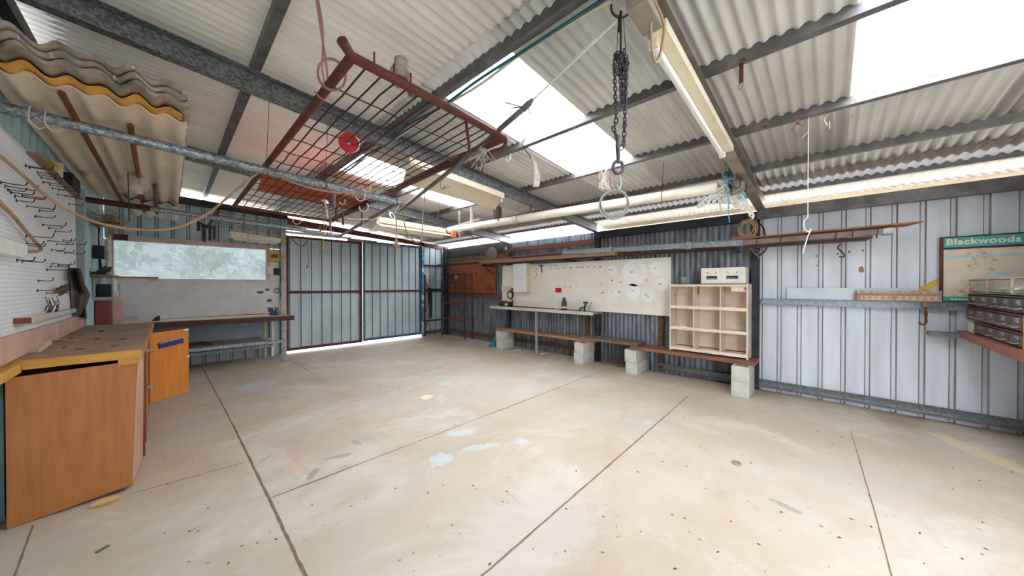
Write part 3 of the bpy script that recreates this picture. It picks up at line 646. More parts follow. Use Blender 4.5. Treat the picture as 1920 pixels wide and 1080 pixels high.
one('thin_rod', MB().tube([(-.3,7.72,.852),(.5,7.78,.856),(1.38,7.86,.852)], .007, 6), m_dark, 'thin dark rod lying behind the pale plank on the back bench', 'rod')
one('grey_block', MB().box(-.60,-.33,7.62,7.84,.846,.93), M('grey_paint', (196,196,198), (180,180,184), 6), 'light grey block at the corner end of the back bench', 'block', bev=.004)
p = at(300, 596, y=7.30)
r = thing('clamp_clip', 'black clip with white prongs on the back bench behind the cupboard door', 'clip', (p.x-.02, 7.36, .868))
q = MB(); q.hexa([(p.x-.09,7.32,.868),(p.x-.01,7.32,.868),(p.x+.0,7.40,.868),(p.x-.08,7.40,.868)], [(p.x-.05,7.32,.925),(p.x+.0,7.32,.94),(p.x+.0,7.40,.94),(p.x-.05,7.40,.925)]); obj('clip_body', q, m_black, r, bev=.004)
for dz in (0, .03):
    q = MB(); q.bar((p.x-.02,7.36,.925+dz*.6), (p.x+.08,7.38,.93+dz), .018, .014); obj('prong', q, m_whitep, r)
# vice
vx, vy = at(513, 588, y=7.5).x, 7.5
r = thing('bench_vice', 'blue bench vice on the right end of the back bench', 'vice', (vx, vy, .845))
m_vice = M('blue_vice_paint', (52,56,112), (38,42,86), 9, rough=.45)
q = MB(); q.box(vx-.07,vx+.07,vy-.06,vy+.06,.845,.87); q.box(vx-.05,vx+.05,vy-.05,vy+.05,.87,.93); obj('vice_body', q, m_vice, r, bev=.006)
q = MB(); q.box(vx-.075,vx-.015,vy-.055,vy+.055,.90,.985); obj('rear_jaw', q, m_vice, r, bev=.006)
q = MB(); q.box(vx+.03,vx+.075,vy-.055,vy+.055,.90,.985); obj('front_jaw', q, M('vice_blue_light', (96,124,160), (70,92,130), 9), r, bev=.006)
q = MB(); q.box(vx-.10,vx+.09,vy-.06,vy+.06,.985,1.0); obj('jaw_plate', q, m_metal, r)
q = MB(); q.tube([(vx+.075,vy,.92),(vx+.14,vy,.92)], .012, 10); q.tube([(vx+.13,vy-.08,.90),(vx+.13,vy+.08,.94)], .006, 8); obj('screw_handle', q, m_metal, r)
# switchgear beside the window
Y2 = YB-.035
def wbox(px0, py0, px1, py1, d, name, mat, label, cat, y=Y2, bev=.004):
    a, b = at(px0, py1, y=y-d), at(px1, py0, y=y-d); q = MB(); q.box(a.x, b.x, y-d, y, a.z, b.z); return q
r = thing('fuse_box', 'yellow timber fuse box on the wall right of the window', 'fuse box', at(514,490,y=Y2-.08))
q = wbox(505,468,524,490,.08,'','','',''); obj('case', q, wood('fuse_box_timber', (216,176,96), (198,152,74), 2, 2), r, bev=.004)
q = wbox(508,477,521,483,.084,'','','','', y=Y2); obj('name_plate', q, M('dark_plate', (70,62,50), (110,100,80), 60), r)
one('white_switch', wbox(502,500,513,514,.05,0,0,0,0), m_whitep, 'white switch plate below the fuse box beside the window', 'switch', bev=.005)
one('black_outlet', wbox(514,503,524,515,.05,0,0,0,0), m_black, 'black outlet box beside the white switch plate', 'outlet', bev=.005)
m_teal = M('teal_conduit', (40,112,120), (30,92,102), 7)
q = MB(); q.tube(spl([at(px,py,y=Y2-.03) for px, py in ((525,455),(524,490),(526,520),(526,550),(530,575),(531,592))]), .011, 8); one('teal_conduit', q, m_teal, 'teal flexible conduit running down the wall behind the vice', 'conduit')
q = MB(); q.tube(spl([at(px,py,y=Y2-.05) for px, py in ((512,470),(517,462),(522,458),(527,485),(531,510),(527,530),(524,560),(527,585))]), .005, 6); one('brown_wires', q, m_cord, 'loose brown wires looping down from the fuse box', 'wire')
p = at(519, 545, y=Y2-.03); q = MB(); q.torus(p, (0,1,0), .05, .005, 20, 6); q.torus(p+V((0.01,-.01,-.004)), (0.1,1,0), .035, .005, 20, 6); one('wire_coil', q, m_wire, 'small coil of dark wire on the wall above the vice', 'wire coil')
for i, (px, py, w_) in enumerate(((488,548,12),(501,543,8),(505,563,9))):
    p = at(px, py, y=YB-.034); q = MB(); q.lathe([(.001,0),(.03,.004),(.045,.010),(.02,.02),(.001,.024)], p+V((0,.003,0)), (0,-1,0), 9); q.v = [p+V(((v.x-p.x)*w_/9,(v.y-p.y),(v.z-p.z)*.55)) for v in q.v]
    one('mud_nest', q, M('mud', (128,96,76), (104,76,60), 20, rough=.9) if i == 0 else bpy.data.materials['mud'], ('large brown mud nest on the white board under the window corner', 'small upper mud nest on the white board', 'lower mud nest on the white board closest to the vice')[i], 'mud nest', 'mud nests on the board')
one('sill_timber', MB().box(*[-.585,at(297,523,y=YB-.05).x,YB-.06,YB-.031,1.515,1.545]), wood('orange_sill', (196,140,88), (170,112,66), 0), 'thin orange timber strip along the left half of the window sill', 'timber strip')
one('sill_bracket', MB().box(at(278,527,y=YB-.05).x,at(297,527,y=YB-.05).x,YB-.075,YB-.061,1.475,1.51), m_metal, 'grey metal bracket at the end of the orange sill strip', 'bracket')
q = MB(); q.tube(spl([at(px,py,y=YB-.05) for px, py in ((206,570),(216,577),(223,581))]), .006, 6); q.lathe([(.012,0),(.03,.02),(.025,.05),(0,.055)], at(225,581,y=YB-.06), (.7,-.3,-.4), 10)
one('hanging_bulb', q, m_whitep, 'white bulb on a short wire beside the corner post', 'bulb')
q = MB(); a, b = at(205,443,y=YB-.045), at(240,444.5,y=YB-.045); q.box(a.x,b.x,YB-.05,YB-.036,a.z-.045,a.z+.045); one('rusty_strap', q, m_rustbrown, 'rusty steel strap on the top left of the window frame', 'strap')

# trees outside the hazy window
def leaf_mat(n, c1, c2):
    t = NT(n); col = t.ramp(t.noise(2), [(.3, c1), (.7, c2)]); b = t.bsdf(col, .7); return t.m
lm = leaf_mat('grey_green_leaves', (120,146,120), (92,124,104)); bark = M('pale_bark', (176,158,150), (140,122,116), 3)
for nm, (tx, ty, h, cr, sd, lb) in enumerate(((-1.5,13,3.0,1.0,3,'pale green tree seen on the left through the hazy window'), (1.0,19,3.3,1.1,4,'grey green tree with pale trunks in the middle of the hazy window'), (3.3,15,3.0,1.15,5,'soft green bush seen on the right through the hazy window'))):
    rr = random.Random(sd); r = thing('tree', lb, 'tree', (tx, ty, -.06))
    q = MB()
    for j in range(4):
        a = V((tx+rr.uniform(-.3,.3), ty, -.06)); b = a+V((rr.uniform(-.7,.7), rr.uniform(-.3,.3), h*.85)); q.tube([a, a.lerp(b,.5)+V((rr.uniform(-.2,.2),0,0)), b], [.13,.09,.04], 8)
    obj('trunk', q, bark, r)
    q = MB()
    for j in range(420):
        d = V((rr.gauss(0,1), rr.gauss(0,1), rr.gauss(0,1))); d = d.normalized()*cr*rr.random()**.4
        p = V((tx, ty, h*.72))+V((d.x*1.25, d.y*.7, d.z*.62)); u = V((rr.gauss(0,1), rr.gauss(0,1), rr.gauss(0,1))).normalized(); v = u.orthogonal().normalized()
        s = .05+.05*rr.random(); q.add([p-u*s*2, p+v*s*.6, p+u*s*2, p-v*s*.6], [(0,1,2,3)])
    obj('foliage', q, lm, r)
# ================================================================== OVERHEAD
m_rust = M('rusty_gate_steel', (112,60,48), (84,46,40), 12, (1,1,1), .65, .15, .15)
m_mesh = M('rusty_mesh_wire', (84,54,46), (62,42,38), 14, rough=.65, metal=.2)
m_white_wire = M('white_plastic_cord', (228,226,220), (206,202,194), 8, rough=.5)
m_grey = M('grey_steel_tube', (134,126,122), (106,100,98), 8, rough=.5, metal=.3)
# two galvanised hanging pipes
def pz1(x): return 2.453-(x+.66)*.0432-.033
def pz2(x): return 2.418-(x+.66)*.0432-.030
r = thing('galvanised_pipe', 'thick galvanised pipe hung across just before the red spool, carrying the stored sheets', 'pipe', (.56, 3.42, 2.35))
q = MB(); q.tube([(-.675,3.42,pz1(-.675)),(.5,3.42,pz1(.5)),(1.77,3.42,pz1(1.77))], .034, 16); obj('pipe', q, m_galvp, r)
for x in (.57, 1.02, 1.72):
    q = MB(); c = V((x,3.42,pz1(x))); q.torus(c, (1,.15,0), .038, .003, 18, 6); q.tube([c+V((0,0,.036)), (x+.02,3.40,purz(x)-.0)], .002, 5); obj('wire_tie', q, m_wire, r)
for x in (-.56,-.505):
    q = MB(); c = V((x,3.40,pz1(x))); q.tube(spl([c+V((0,.05,.036)), c+V((0,-.03,.03)), c+V((.0,-.05,-.05)), c+V((.03,-.04,-.09)), c+V((.05,-.0,-.06))]), .004, 6); obj('wire_hook', q, m_white_wire, r)
r = thing('galvanised_pipe', 'second galvanised pipe hung across nearer the window wall', 'pipe', (.7, 6.15, 2.3))
q = MB(); q.tube([(-.18,6.15,pz2(-.18)),(1,6.15,pz2(1)),(2.06,6.15,pz2(2.06))], .030, 16); obj('pipe', q, m_galvp, r)
q = MB(); q.tube([(-.675,6.15,pz2(-.675)),(-.16,6.15,pz2(-.16))], .034, 12); obj('rusty_end', q, m_rustbrown, r)
for x in (.75, 1.86):
    q = MB(); c = V((x,6.15,pz2(x))); q.torus(c, (1,.1,0), .034, .003, 16, 6); q.tube([c+V((0,0,.03)), (x,6.12,purz(x)-.0)], .002, 5); obj('wire_tie', q, m_wire, r)
# stored roofing sheets on the pipes
m_fc = M('weathered_sheet', (226,214,194), (206,194,172), 2.2, (3,.6,1), .7, 0, .1, [((206,150,66), 1.6, .66, (6,.5,1), .05), ((150,138,122), 3, .66)])
m_fct = M('dirty_sheet', (178,166,152), (126,112,98), 5, (2,1,1), .8, 0, .2, [((214,206,194), 7, .62, (3,1,1), .08), ((214,156,70), 4, .66, (3,1,1), .05)])
m_fcy = M('stained_sheet_edge', (232,180,92), (206,150,66), 9, (1,1,1), .7)
def sheet(y0, y1, x0, x1, z0, th, ph, sl=.0432, sag=0, wob=0, n=5):
    def fn(side):
        def f(u, v):
            x = x0+(x1-x0)*v; y = y0+(y1-y0)*u
            if u == 0: y += wob*(.5+.5*sin(v*23+ph))
            return V((x, y, z0-sl*(x+.66)+.018*sin(2*pi*(x-x0)/.125+ph)+sag*sin(u*pi)+side*th))
        return f
    q = MB(); NU, NV = 6, 60
    q.grid(fn(0), NU, NV); q.grid(fn(1), NU, NV); L = (NU+1)*(NV+1)
    for i in range(NU): q.f += [(i*(NV+1), L+i*(NV+1), L+(i+1)*(NV+1), (i+1)*(NV+1)), (i*(NV+1)+NV, (i+1)*(NV+1)+NV, L+(i+1)*(NV+1)+NV, L+i*(NV+1)+NV)]
    for j in range(NV): q.f += [(j, j+1, L+j+1, L+j), (NU*(NV+1)+j, L+NU*(NV+1)+j, L+NU*(NV+1)+j+1, NU*(NV+1)+j+1)]
    return q
one('roofing_sheet', sheet(3.02, 6.42, -.655, .085, 2.497, .012, .2, wob=.03), m_fc, 'long cream corrugated roofing sheet lying lowest across the two hung pipes', 'roofing sheet', 'roofing sheets stored overhead')
one('roofing_sheet', sheet(2.92, 5.9, -.65, .06, 2.514, .009, .25, wob=.05), m_fcy, 'yellow stained corrugated sheet showing as an edge in the stored stack', 'roofing sheet', 'roofing sheets stored overhead')
for i, lb in enumerate(('grey weathered corrugated sheet just above the yellow stained one', 'dirty grey corrugated sheet second from the top of the stored stack', 'mossy grey corrugated sheet topmost in the stored stack')):
    one('roofing_sheet', sheet(2.80-.03*i, 5.8+.1*i, -.65, .10-.02*i, 2.54+.026*i, .02, .3+.25*i, wob=.06), m_fct, lb, 'roofing sheet', 'roofing sheets stored overhead')
one('roofing_sheet', sheet(6.1, 7.35, -.40, .10, 2.455, .010, 1.2), M('white_sheet', (222,216,208), (200,194,186), 3, (2,.6,1), .7), 'short white corrugated sheet beyond the second hung pipe', 'roofing sheet', 'roofing sheets stored overhead')
for i, (a, b, lb) in enumerate((((-.40,3.0),(-.40,6.3),'rusty pipe under the stored sheets nearer the left wall'), ((-.17,3.25),(-.24,6.9),'rusty pipe under the middle of the stored sheets'), ((-.10,5.0),(-.12,6.9),'short rusty pipe under the far half of the stored sheets'))):
    z = lambda x: 2.452-(x+.66)*.0432+.001
    one('rusty_pipe', MB().tube([(a[0],a[1],z(a[0])),(b[0],b[1],z(b[0])-.002)], .0155, 10), m_rustpipe, lb, 'pipe', 'rusty pipes under the sheets')
# bag and hanging rods at the sheets
r = thing('plastic_bag', 'clear plastic bag of oddments hanging on a string under the stored sheets', 'bag', at(252,336,y=4.7))
c = at(253, 338, y=4.7)
q = MB(); q.lathe([(.012,.10),(.05,.07),(.105,.02),(.12,-.05),(.09,-.11),(.03,-.135),(.001,-.137)], c, (0,0,1), 14); q.v = [c+(v-c)*.85 for v in q.v]; q.v = [V((v.x, c.y+(v.y-c.y)*.6+.01*sin(v.z*60), v.z)) for v in q.v]
def bag_mat():
    t = NT('clear_plastic'); a = t.n('ShaderNodeBsdfTransparent'); b = t.n('ShaderNodeBsdfPrincipled', i_Roughness=.25); b.inputs['Base Color'].default_value = lin((214,206,196))
    m = t.n('ShaderNodeMixShader', i_Fac=.35); t.l(a.outputs[0], m.inputs[1]); t.l(b.outputs[0], m.inputs[2]); t.l(m.outputs[0], t.out.inputs['Surface']); return t.m
obj('bag', q, bag_mat(), r)
q = MB(); q.box(c.x-.05,c.x+.01,c.y-.03,c.y+.03,c.z-.10,c.z+.03); q.box(c.x-.0,c.x+.05,c.y-.02,c.y+.03,c.z-.12,c.z-.03); obj('oddments', q, M('oddments', (222,214,204), (176,110,80), 9), r)
q = MB(); tp = at(247,262,y=4.7); q.tube([tp, c+V((-.02,0,.10))], .004, 6); q.tube([tp, c+V((.02,0,.10))], .004, 6); q.tube(spl([c+V((0,0,.10)),c+V((.03,-.02,.08)),c+V((.05,-.02,.04)),c+V((.03,-.03,.02))]), .005, 6); obj('string', q, M('twine', (206,184,150), (176,152,118), 12), r)
one('thin_steel_rod', MB().tube([at(240,322,y=4.55), at(242.5,416,y=4.55)], .0045, 6), m_dark, 'thin steel rod hanging straight down in front of the plastic bag', 'rod')

# rusty mesh gate lying flat over the pipes
GZ = 2.474
r = thing('mesh_gate', 'rusty tubular gate with wire mesh hung flat under the roof', 'gate', (1.2, 3.7, GZ))
A, B, Cc, D = V((.60,1.62,GZ)), V((1.69,1.71,GZ)), V((1.86,5.95,GZ)), V((.61,5.75,GZ))
q = MB(); q.tube([V((.535,1.56,GZ+.01)), A, A.lerp(B,.5)+V((0,0,.004)), B], .024, 12); obj('frame_tube', q, m_rust, r)
q = MB(); q.tube([A, A.lerp(D,.5), D], .024, 12); obj('frame_tube', q, m_rust, r)
q = MB(); q.tube([D+V((-.02,0,-.004)), D.lerp(Cc,.5)+V((0,0,-.01)), Cc], .022, 12); obj('frame_tube', q, m_rustpipe, r)
q = MB(); q.prism([(-.02,-.02),(.02,-.02),(.02,-.015),(-.015,-.015),(-.015,.02),(-.02,.02)], B, Cc); obj('frame_angle', q, m_rust, r)
for i in range(1, 15):
    u = i/15; a = A.lerp(B, u); b = D.lerp(Cc, u); pts = []
    for j in range(25):
        p = a.lerp(b, j/24); pts.append(p+V((rnd.gauss(0,.004), 0, -.012*sin(pi*u)-.01+rnd.gauss(0,.003))))
    q = MB(); q.tube(pts, .0052, 6); obj('mesh_wire', q, m_mesh, r)
for j in range(1, 14):
    v = j/14; a = A.lerp(D, v); b = B.lerp(Cc, v); pts = []
    for i in range(13):
        p = a.lerp(b, i/12); pts.append(p+V((0, rnd.gauss(0,.006), -.012*sin(pi*i/12)-.014+rnd.gauss(0,.003))))
    q = MB(); q.tube(pts, .0038, 6); obj('cross_wire', q, m_mesh, r)
for u in (.10,.20,.29):
    q = MB(); p = A.lerp(B, u); q.tube([p, p+V((-.005,-.01,.075))], .005, 6); obj('wire_stub', q, m_rust, r)
# smaller wire panel beyond
r = thing('mesh_screen', 'pale wire mesh screen lying beyond the rusty gate over the window', 'mesh panel', (.95, 6.7, 2.42))
for i in range(12):
    x = .48+i*.085; q = MB(); q.tube([(x,6.0,2.415+.01*rnd.random()-.04*(x-.5)), (x+.01,6.7,2.405-.04*(x-.5)), (x+.0,7.45,2.41-.04*(x-.5))], .0032, 5); obj('mesh_wire', q, m_mesh if i % 3 == 0 else M('dusty_wire', (170,148,128), (140,118,100), 9) if i == 1 else bpy.data.materials.get('dusty_wire') or m_mesh, r)
for j in range(6):
    y = 6.05+j*.27; q = MB(); q.tube([(.47,y,2.41), (.95,y,2.388), (1.43,y,2.37)], .003, 5); obj('cross_wire', q, m_mesh, r)
q = MB(); q.tube([(.46,5.98,2.415),(.46,7.48,2.415)], .02, 10); obj('side_tube', q, m_rust, r)
one('hardboard_sheet', MB().hexa([(.655,4.10,2.50),(1.86,4.28,2.50),(1.875,5.06,2.50),(.70,4.74,2.50)], [(.655,4.10,2.506),(1.86,4.28,2.506),(1.875,5.06,2.506),(.70,4.74,2.506)]),
    M('orange_hardboard', (196,96,44), (166,76,36), 3, (1,1,1), .55), 'orange brown hardboard sheet lying on top of the rusty mesh gate', 'board')
# dusty jar on the gate
c = A.lerp(B, .27)+V((-.03,.03,.025))
r = thing('dusty_jar', 'dusty grey plastic jar standing on the near bar of the mesh gate', 'jar', c)
m_dj = M('dusty_grey', (176,164,154), (120,104,98), 14, (1,1,1), .9, 0, .3)
q = MB(); q.lathe([(.001,0),(.052,0),(.058,.02),(.05,.06),(.038,.085),(.036,.13),(.001,.132)], c, (.15,.1,1), 18); obj('jar', q, m_dj, r)
q = MB(); q.lathe([(.02,0),(.035,.02),(.02,.05)], c+V((.07,.02,0)), (.8,.1,-.3), 12); obj('spout', q, m_dj, r)
# red spool
c = at(655, 268, y=2.6); ax = (V((0,0,CZ))-c); ax = V((ax.x*1.0-.35, ax.y, ax.z)).normalized()
r = thing('wire_spool', 'round spool with a red face and white rim hanging in the mesh gate', 'spool', c)
q = MB(); q.lathe([(.010,0),(.069,0),(.069,.004)], c+ax*.035, ax, 28); obj('red_face', q, M('red_face', (206,34,34), (184,26,28), 6, rough=.4), r)
q = MB(); q.lathe([(.062,-.05),(.070,-.05),(.070,-.044),(.062,-.04),(.062,.028),(.068,.030),(.068,.034)], c, ax, 28); obj('rim', q, m_white_wire, r)
q = MB(); q.lathe([(.001,.036),(.012,.036),(.012,.043),(.001,.043)], c, ax, 12); obj('hub', q, m_metal, r)
q = MB(); q.tube([c+V((0,0,.06)), V((c.x, c.y, GZ+.01))], .002, 5); obj('hanger', q, m_wire, r)
# pink cord loop
r = thing('hanging_rope', 'pinkish brown cord hanging from the roof with a coiled loop', 'cord', at(625, 100, x=.62))
m_pink = M('pink_brown_cord', (182,136,120), (152,112,98), 10)
q = MB(); q.tube(spl([(.52,1.93,roofz(.5)-.04),(.57,1.98,2.8),(.615,2.03,2.62),(.63,2.06,2.53),(.625,2.10,2.50)]), .006, 7); q.tube(spl([(.53,1.95,roofz(.5)-.04),(.585,1.99,2.8),(.60,2.05,2.60),(.635,2.07,2.50),(.60,2.06,2.45),(.56,2.05,2.47)]), .005, 7); obj('cord', q, m_pink, r)
c = at(622, 140, x=.60); q = MB(); q.v = []
q.torus(c, (.75,.65,.25), .075, .006, 26, 8); q.torus(c+V((.0,0,.0)), (.65,.75,.3), .070, .005, 26, 8); obj('loop', q, m_pink, r)
# pole under the gate and its rope, hook and hoist chain
def line3(a, b, n=2): return [V(a).lerp(V(b), i/n) for i in range(n+1)]
pA, pB = V((1.58,1.40,2.54)), V((2.02,3.92,2.345))
one('steel_pole', MB().tube([pA, V((1.70,2.2,2.44)), pB], .019, 12), m_grey, 'long grey steel pole slung under the right side of the mesh gate', 'pole')
one('steel_pole', MB().tube([(1.72,3.47,2.29),(2.09,6.2,2.275)], .022, 12), m_grey, 'second grey pole reaching from the near pipe towards the doors', 'pole')
HKP = V((1.535,.74,2.745))
r = thing('pole_rope', 'white rope stretched from the roof hook to the end of the grey pole', 'rope', pA)
q = MB(); q.tube(line3(HKP+V((-.0,.0,-.035)), pA), .006, 7); q.tube([HKP+V((.0,.01,-.035)), HKP.lerp(pA,.25)+V((0,0,-.012)), HKP.lerp(pA,.42)], .0025, 5); obj('rope', q, m_white_wire, r)
q = MB(); d = (HKP-pA).normalized(); q.tube([pA-d*.02, pA+d*.03, pA+d*.07], [.022,.02,.01], 9); obj('knot', q, m_grey, r)
q = MB()
for a, b in (((-.02,.05,.01),(-.09,.10,.03)), ((-.02,.02,.0),(-.08,.05,-.02)), ((.02,-.02,.0),(.05,-.0,-.03))): q.tube([pA+V(a)*.5, pA+V(b)], .004, 5)
obj('loose_wire', q, m_wire, r)
one('black_wire', MB().tube(spl([at(px,py,y=1.45) for px, py in ((996,196),(1001,215),(993,245),(980,268),(986,282),(996,296))]), .003, 6), m_wire, 'thin black wire dangling from the rope end in front of the clear roof sheet', 'wire')
q = MB(); q.grid(lambda u, v: at(996+(12*sin(u*pi*.5+.2)*(v))+3*u+u*8*(1-u)*2, 292+58*u, y=1.46)+V((0,.01*sin(v*3),0)), 10, 4)
one('lace_scrap', q, M('white_lace', (224,214,208), (176,164,156), 40), 'strip of white netting hanging on the end of the black wire', 'netting', solid=.004)
r = thing('roof_hook', 'large dark open hook under the roof carrying the chain bundle', 'hook', HKP)
cam_dir = V((-.72,-.69,0)); sdv = V((.69,-.72,0))
q = MB(); q.tube([HKP+sdv*.048*cos(t)+V((0,0,.048*sin(t)+.012)) for t in [radians(165+i*13) for i in range(17)]]+[HKP+sdv*.030+V((0,0,.06)), HKP+sdv*.024+V((0,0,.10)), HKP+sdv*.02+V((0,0,roofz(1.53)-HKP.z-.02))], .0055, 8); obj('hook', q, m_wire, r)
q = MB(); c = HKP+V((0,0,-.035)); q.tube([c+V((0,0,.03)), c+V((.0,.0,-.10)), c+V((0,0,-.17))], .0055, 7); q.tube([c+sdv*-.012, c+sdv*-.02+V((0,0,-.19))], .0016, 5); q.tube([c+sdv*.012, c+sdv*.024+V((0,0,-.16))], .0016, 5); q.tube([c+sdv*-.006+V((0,0,.01)), c+sdv*-.008+V((0,0,-.07))], .006, 6); obj('rod', q, m_wire, r)
m_chain = M('chain_steel', (92,86,92), (62,58,66), 10, rough=.45, metal=.5)
def link(q, c, d, side, L=.026, W=.015, r=.0032):
    d = V(d).normalized(); s = V(side); s = (s-d*s.dot(d)).normalized()
    pts = []
    for i in range(12):
        t = 2*pi*i/12; pts.append(c+s*(W/2*cos(t))+d*((L/2-W/2)*(1 if sin(t) > 0 else -1 if sin(t) < 0 else 0)+W/2*sin(t)))
    q.tube(pts, r, 5, True)
def chain(q, pts, L=.026, W=.015, r=.0032):
    pts = [V(p) for p in pts]; acc = 0; k = 0; step = L-2.2*r
    for a, b in zip(pts, pts[1:]):
        ln = (b-a).length; d = (b-a)/ln; t = 0
        while t < ln:
            base = d.orthogonal().normalized(); q2 = d.cross(base)
            link(q, a+d*t, d, base if k % 2 else q2, L, W, r); t += step; k += 1
c = HKP+V((0,0,-.21))
r = thing('hoist_chain', 'bundle of dark hoist chain hanging with a hook at the bottom', 'chain', HKP+V((0,0,-.8)))
q = MB(); rc = random.Random(5)
for i in range(46):
    link(q, c+sdv*rc.uniform(-.030,.030)+cam_dir*rc.uniform(-.02,.02)+V((0,0,rc.uniform(-.11,.0))), (rc.gauss(0,.5), rc.gauss(0,.5), 1), (rc.gauss(0,1), rc.gauss(0,1), 0))
obj('chain_heap', q, m_chain, r)
for k_, (s0, z0, s1, z1) in enumerate(((-.030,-.06,-.022,-.34), (.028,-.02,.020,-.36), (-.005,-.06,.004,-.24), (.012,-.06,.010,-.26), (.030,-.04,.026,-.22))):
    q = MB(); chain(q, [c+sdv*s0+V((0,0,z0)), c+sdv*s1+V((0,0,z1))]); obj('chain_strand', q, m_chain, r)
bt = c+sdv*-.012+V((0,0,-.52))
q = MB(); chain(q, [c+sdv*-.022+V((0,0,-.33)), c+sdv*-.034+V((0,0,-.37)), c+sdv*-.014+V((0,0,-.42))], .03, .017, .0036); chain(q, [c+sdv*.02+V((0,0,-.35)), c+sdv*.016+V((0,0,-.44)), c+sdv*.0+V((0,0,-.47))], .03, .017, .0036); obj('chain_strand', q, m_chain, r)
q = MB(); q.tube([c+sdv*-.014+V((0,0,-.40)), c+sdv*-.013+V((0,0,-.45)), c+sdv*-.010+V((0,0,-.535))], [.010,.012,.008], 10); q.tube([bt+sdv*(.024*cos(t))+V((0,0,-.035+.032*sin(t))) for t in [radians(100+i*20) for i in range(17)]], .0075, 8); obj('chain_hook', q, m_chain, r)
# coil of grey wire, white cord and pegs below the chain
c2 = at(1152, 382, y=.76)
one('cable_coil', MB().torus(c2, (.85,.5,.05), .066, .004, 32, 7).torus(c2+V((.004,.006,-.004)), (.75,.62,.08), .070, .004, 32, 7).torus(c2+V((-.004,0,.003)), (.8,.55,-.04), .062, .003, 32, 7).tube([c2+V((.0,.0,.066)), c2+V((0,0,.115)), bt+V((0,0,-.06))], .0025, 5),
    M('grey_cable', (176,172,170), (134,130,132), 9, rough=.4), 'coil of grey cable hanging below the hoist chain', 'cable coil')
r = thing('peg_string', 'tangle of white string with faded pink pegs beside the chain hook', 'string', at(1130, 340, y=.80))
q = MB(); rc = random.Random(9); c3 = at(1135, 335, y=.80)
for i in range(8):
    ps = [c3+sdv*rc.uniform(-.03,.03)+V((0,0,rc.uniform(-.06,.05))) for _ in range(4)]; q.tube(spl(ps, 5), .0024, 5)
q.tube([c3+V((0,0,.04)), bt+V((0,0,-.03))], .002, 5); q.tube(spl([bt+V((0,0,-.05)), bt+sdv*.015+V((0,0,-.10)), bt+sdv*.01+V((0,0,-.14)), bt+sdv*-.005+V((0,0,-.12))]), .0024, 5); obj('string', q, m_white_wire, r)
mp = M('faded_pink', (222,176,164), (196,150,140), 8)
for s_, z_ in ((-.024,.01), (.010,.012), (.032,-.012)):
    q = MB(); a = c3+sdv*s_+V((0,0,z_)); q.bar(a+V((0,0,.028)), a+V((0,0,-.028)), .009, .008, (0,1,0)); obj('peg', q, mp, r)
# chain hook bits: S hooks, plastic hooks and tools hanging under the gate
def chook(px, py, y, R=.04, ang=0, n_='c_hook', lab=''):
    c = at(px, py, y=y); q = MB(); q.tube([c+sdv*R*cos(t)+V((0,0,R*sin(t))) for t in [radians(175+ang+i*12) for i in range(19)]]+[c+sdv*(R*.75)+V((0,0,R*.75))], .006, 7); return q
for i, (px, py, y, R, lab) in enumerate(((676,368,3.35,.045,'cream plastic hook directly under the near pipe by the hardboard'), (682,388,3.30,.045,'cream plastic hook below the other hook at the hardboard'), (688,352,3.20,.04,'cream plastic hook just above the near pipe'), (642,378,3.8,.03,'small cream plastic hook under the hardboard'), (557,412,5.3,.06,'white plastic hook under the far end of the mesh gate'), (605,425,4.6,.05,'brown plastic hook above the doors on the left'))):
    one('plastic_hook', chook(px, py, y, R, 0), m_cream if i != 5 else m_cord, lab, 'hook', 'plastic hooks under the gate')
for i, (px, y0, y1, yy_, rr, lab) in enumerate(((625,361,390,3.9,.020,'grey tubular handle hanging in front of the orange hardboard'), (679,397,421,4.2,.016,'grey tubular handle hanging at the right corner of the gate'), (619,410,434,4.3,.014,'grey tubular handle hanging above the left door'), (643,400,422,4.3,.012,'reddish flat handle hanging at the gate corner'), (600,422,434,4.6,.010,'short grey tube hanging left of the other handles'))):
    a, b = at(px, y0, y=yy_), at(px+.5, y1, y=yy_); q = MB(); q.tube([V((a.x,a.y,GZ-.02)), a], .002, 5); q.tube([a, a+V((0,0,-.004)), b+V((0,0,.004)), b], [rr*.8,rr,rr,rr*.8], 12)
    one('hanging_tool', q, m_grey if i != 3 else m_rust, lab, 'tool handle')
q = MB(); a = at(609,379,y=4.1); q.lathe([(.001,.03),(.025,.022),(.042,0),(.04,-.002),(.001,.012)], a, (.2,-.5,1), 18); q.tube([a+V((.0,.0,-.005)), at(613,395,y=4.1), at(615,410,y=4.1)], .008, 8)
one('white_ladle', q, m_whitep, 'white plastic ladle hanging under the mesh gate', 'ladle')
q = MB(); q.tube(spl([at(620,432,y=4.3), at(622,437,y=4.28), at(624,442,y=4.28)]), .009, 7); one('white_hose_end', q, m_cream, 'curved cream hose end below the grey handle above the left door', 'hose')
q = MB(); q.tube([at(632,388,y=4.0), at(631,400,y=4.0), at(633,416,y=4.0)], .010, 7); q.tube([at(629,386,y=4.0), at(630,404,y=4.0), at(628,414,y=4.0)], .008, 7); one('rusty_tongs', q, m_rust, 'rusty tongs hanging behind the grey tubular handle', 'tongs')
q = MB(); c = at(607,455,y=5.0); q.tube([V((c.x,5.0,GZ-.1)), c+V((0,0,.03))], .004, 6)
for i in range(6): q.tube([c+V((rnd.uniform(-.02,.02),0,.03-.012*i)), c+V((rnd.uniform(-.02,.02),-.01,.02-.012*i)), c+V((rnd.uniform(-.02,.02),0,.01-.012*i))], .007, 6)
q.tube([c+V((0,0,-.03)), c+V((-.02,0,-.09))], .009, 6)
one('yellow_twine', q, M('yellow_twine', (214,184,60), (186,152,48), 10), 'knotted yellow twine hanging in front of the left door', 'twine')
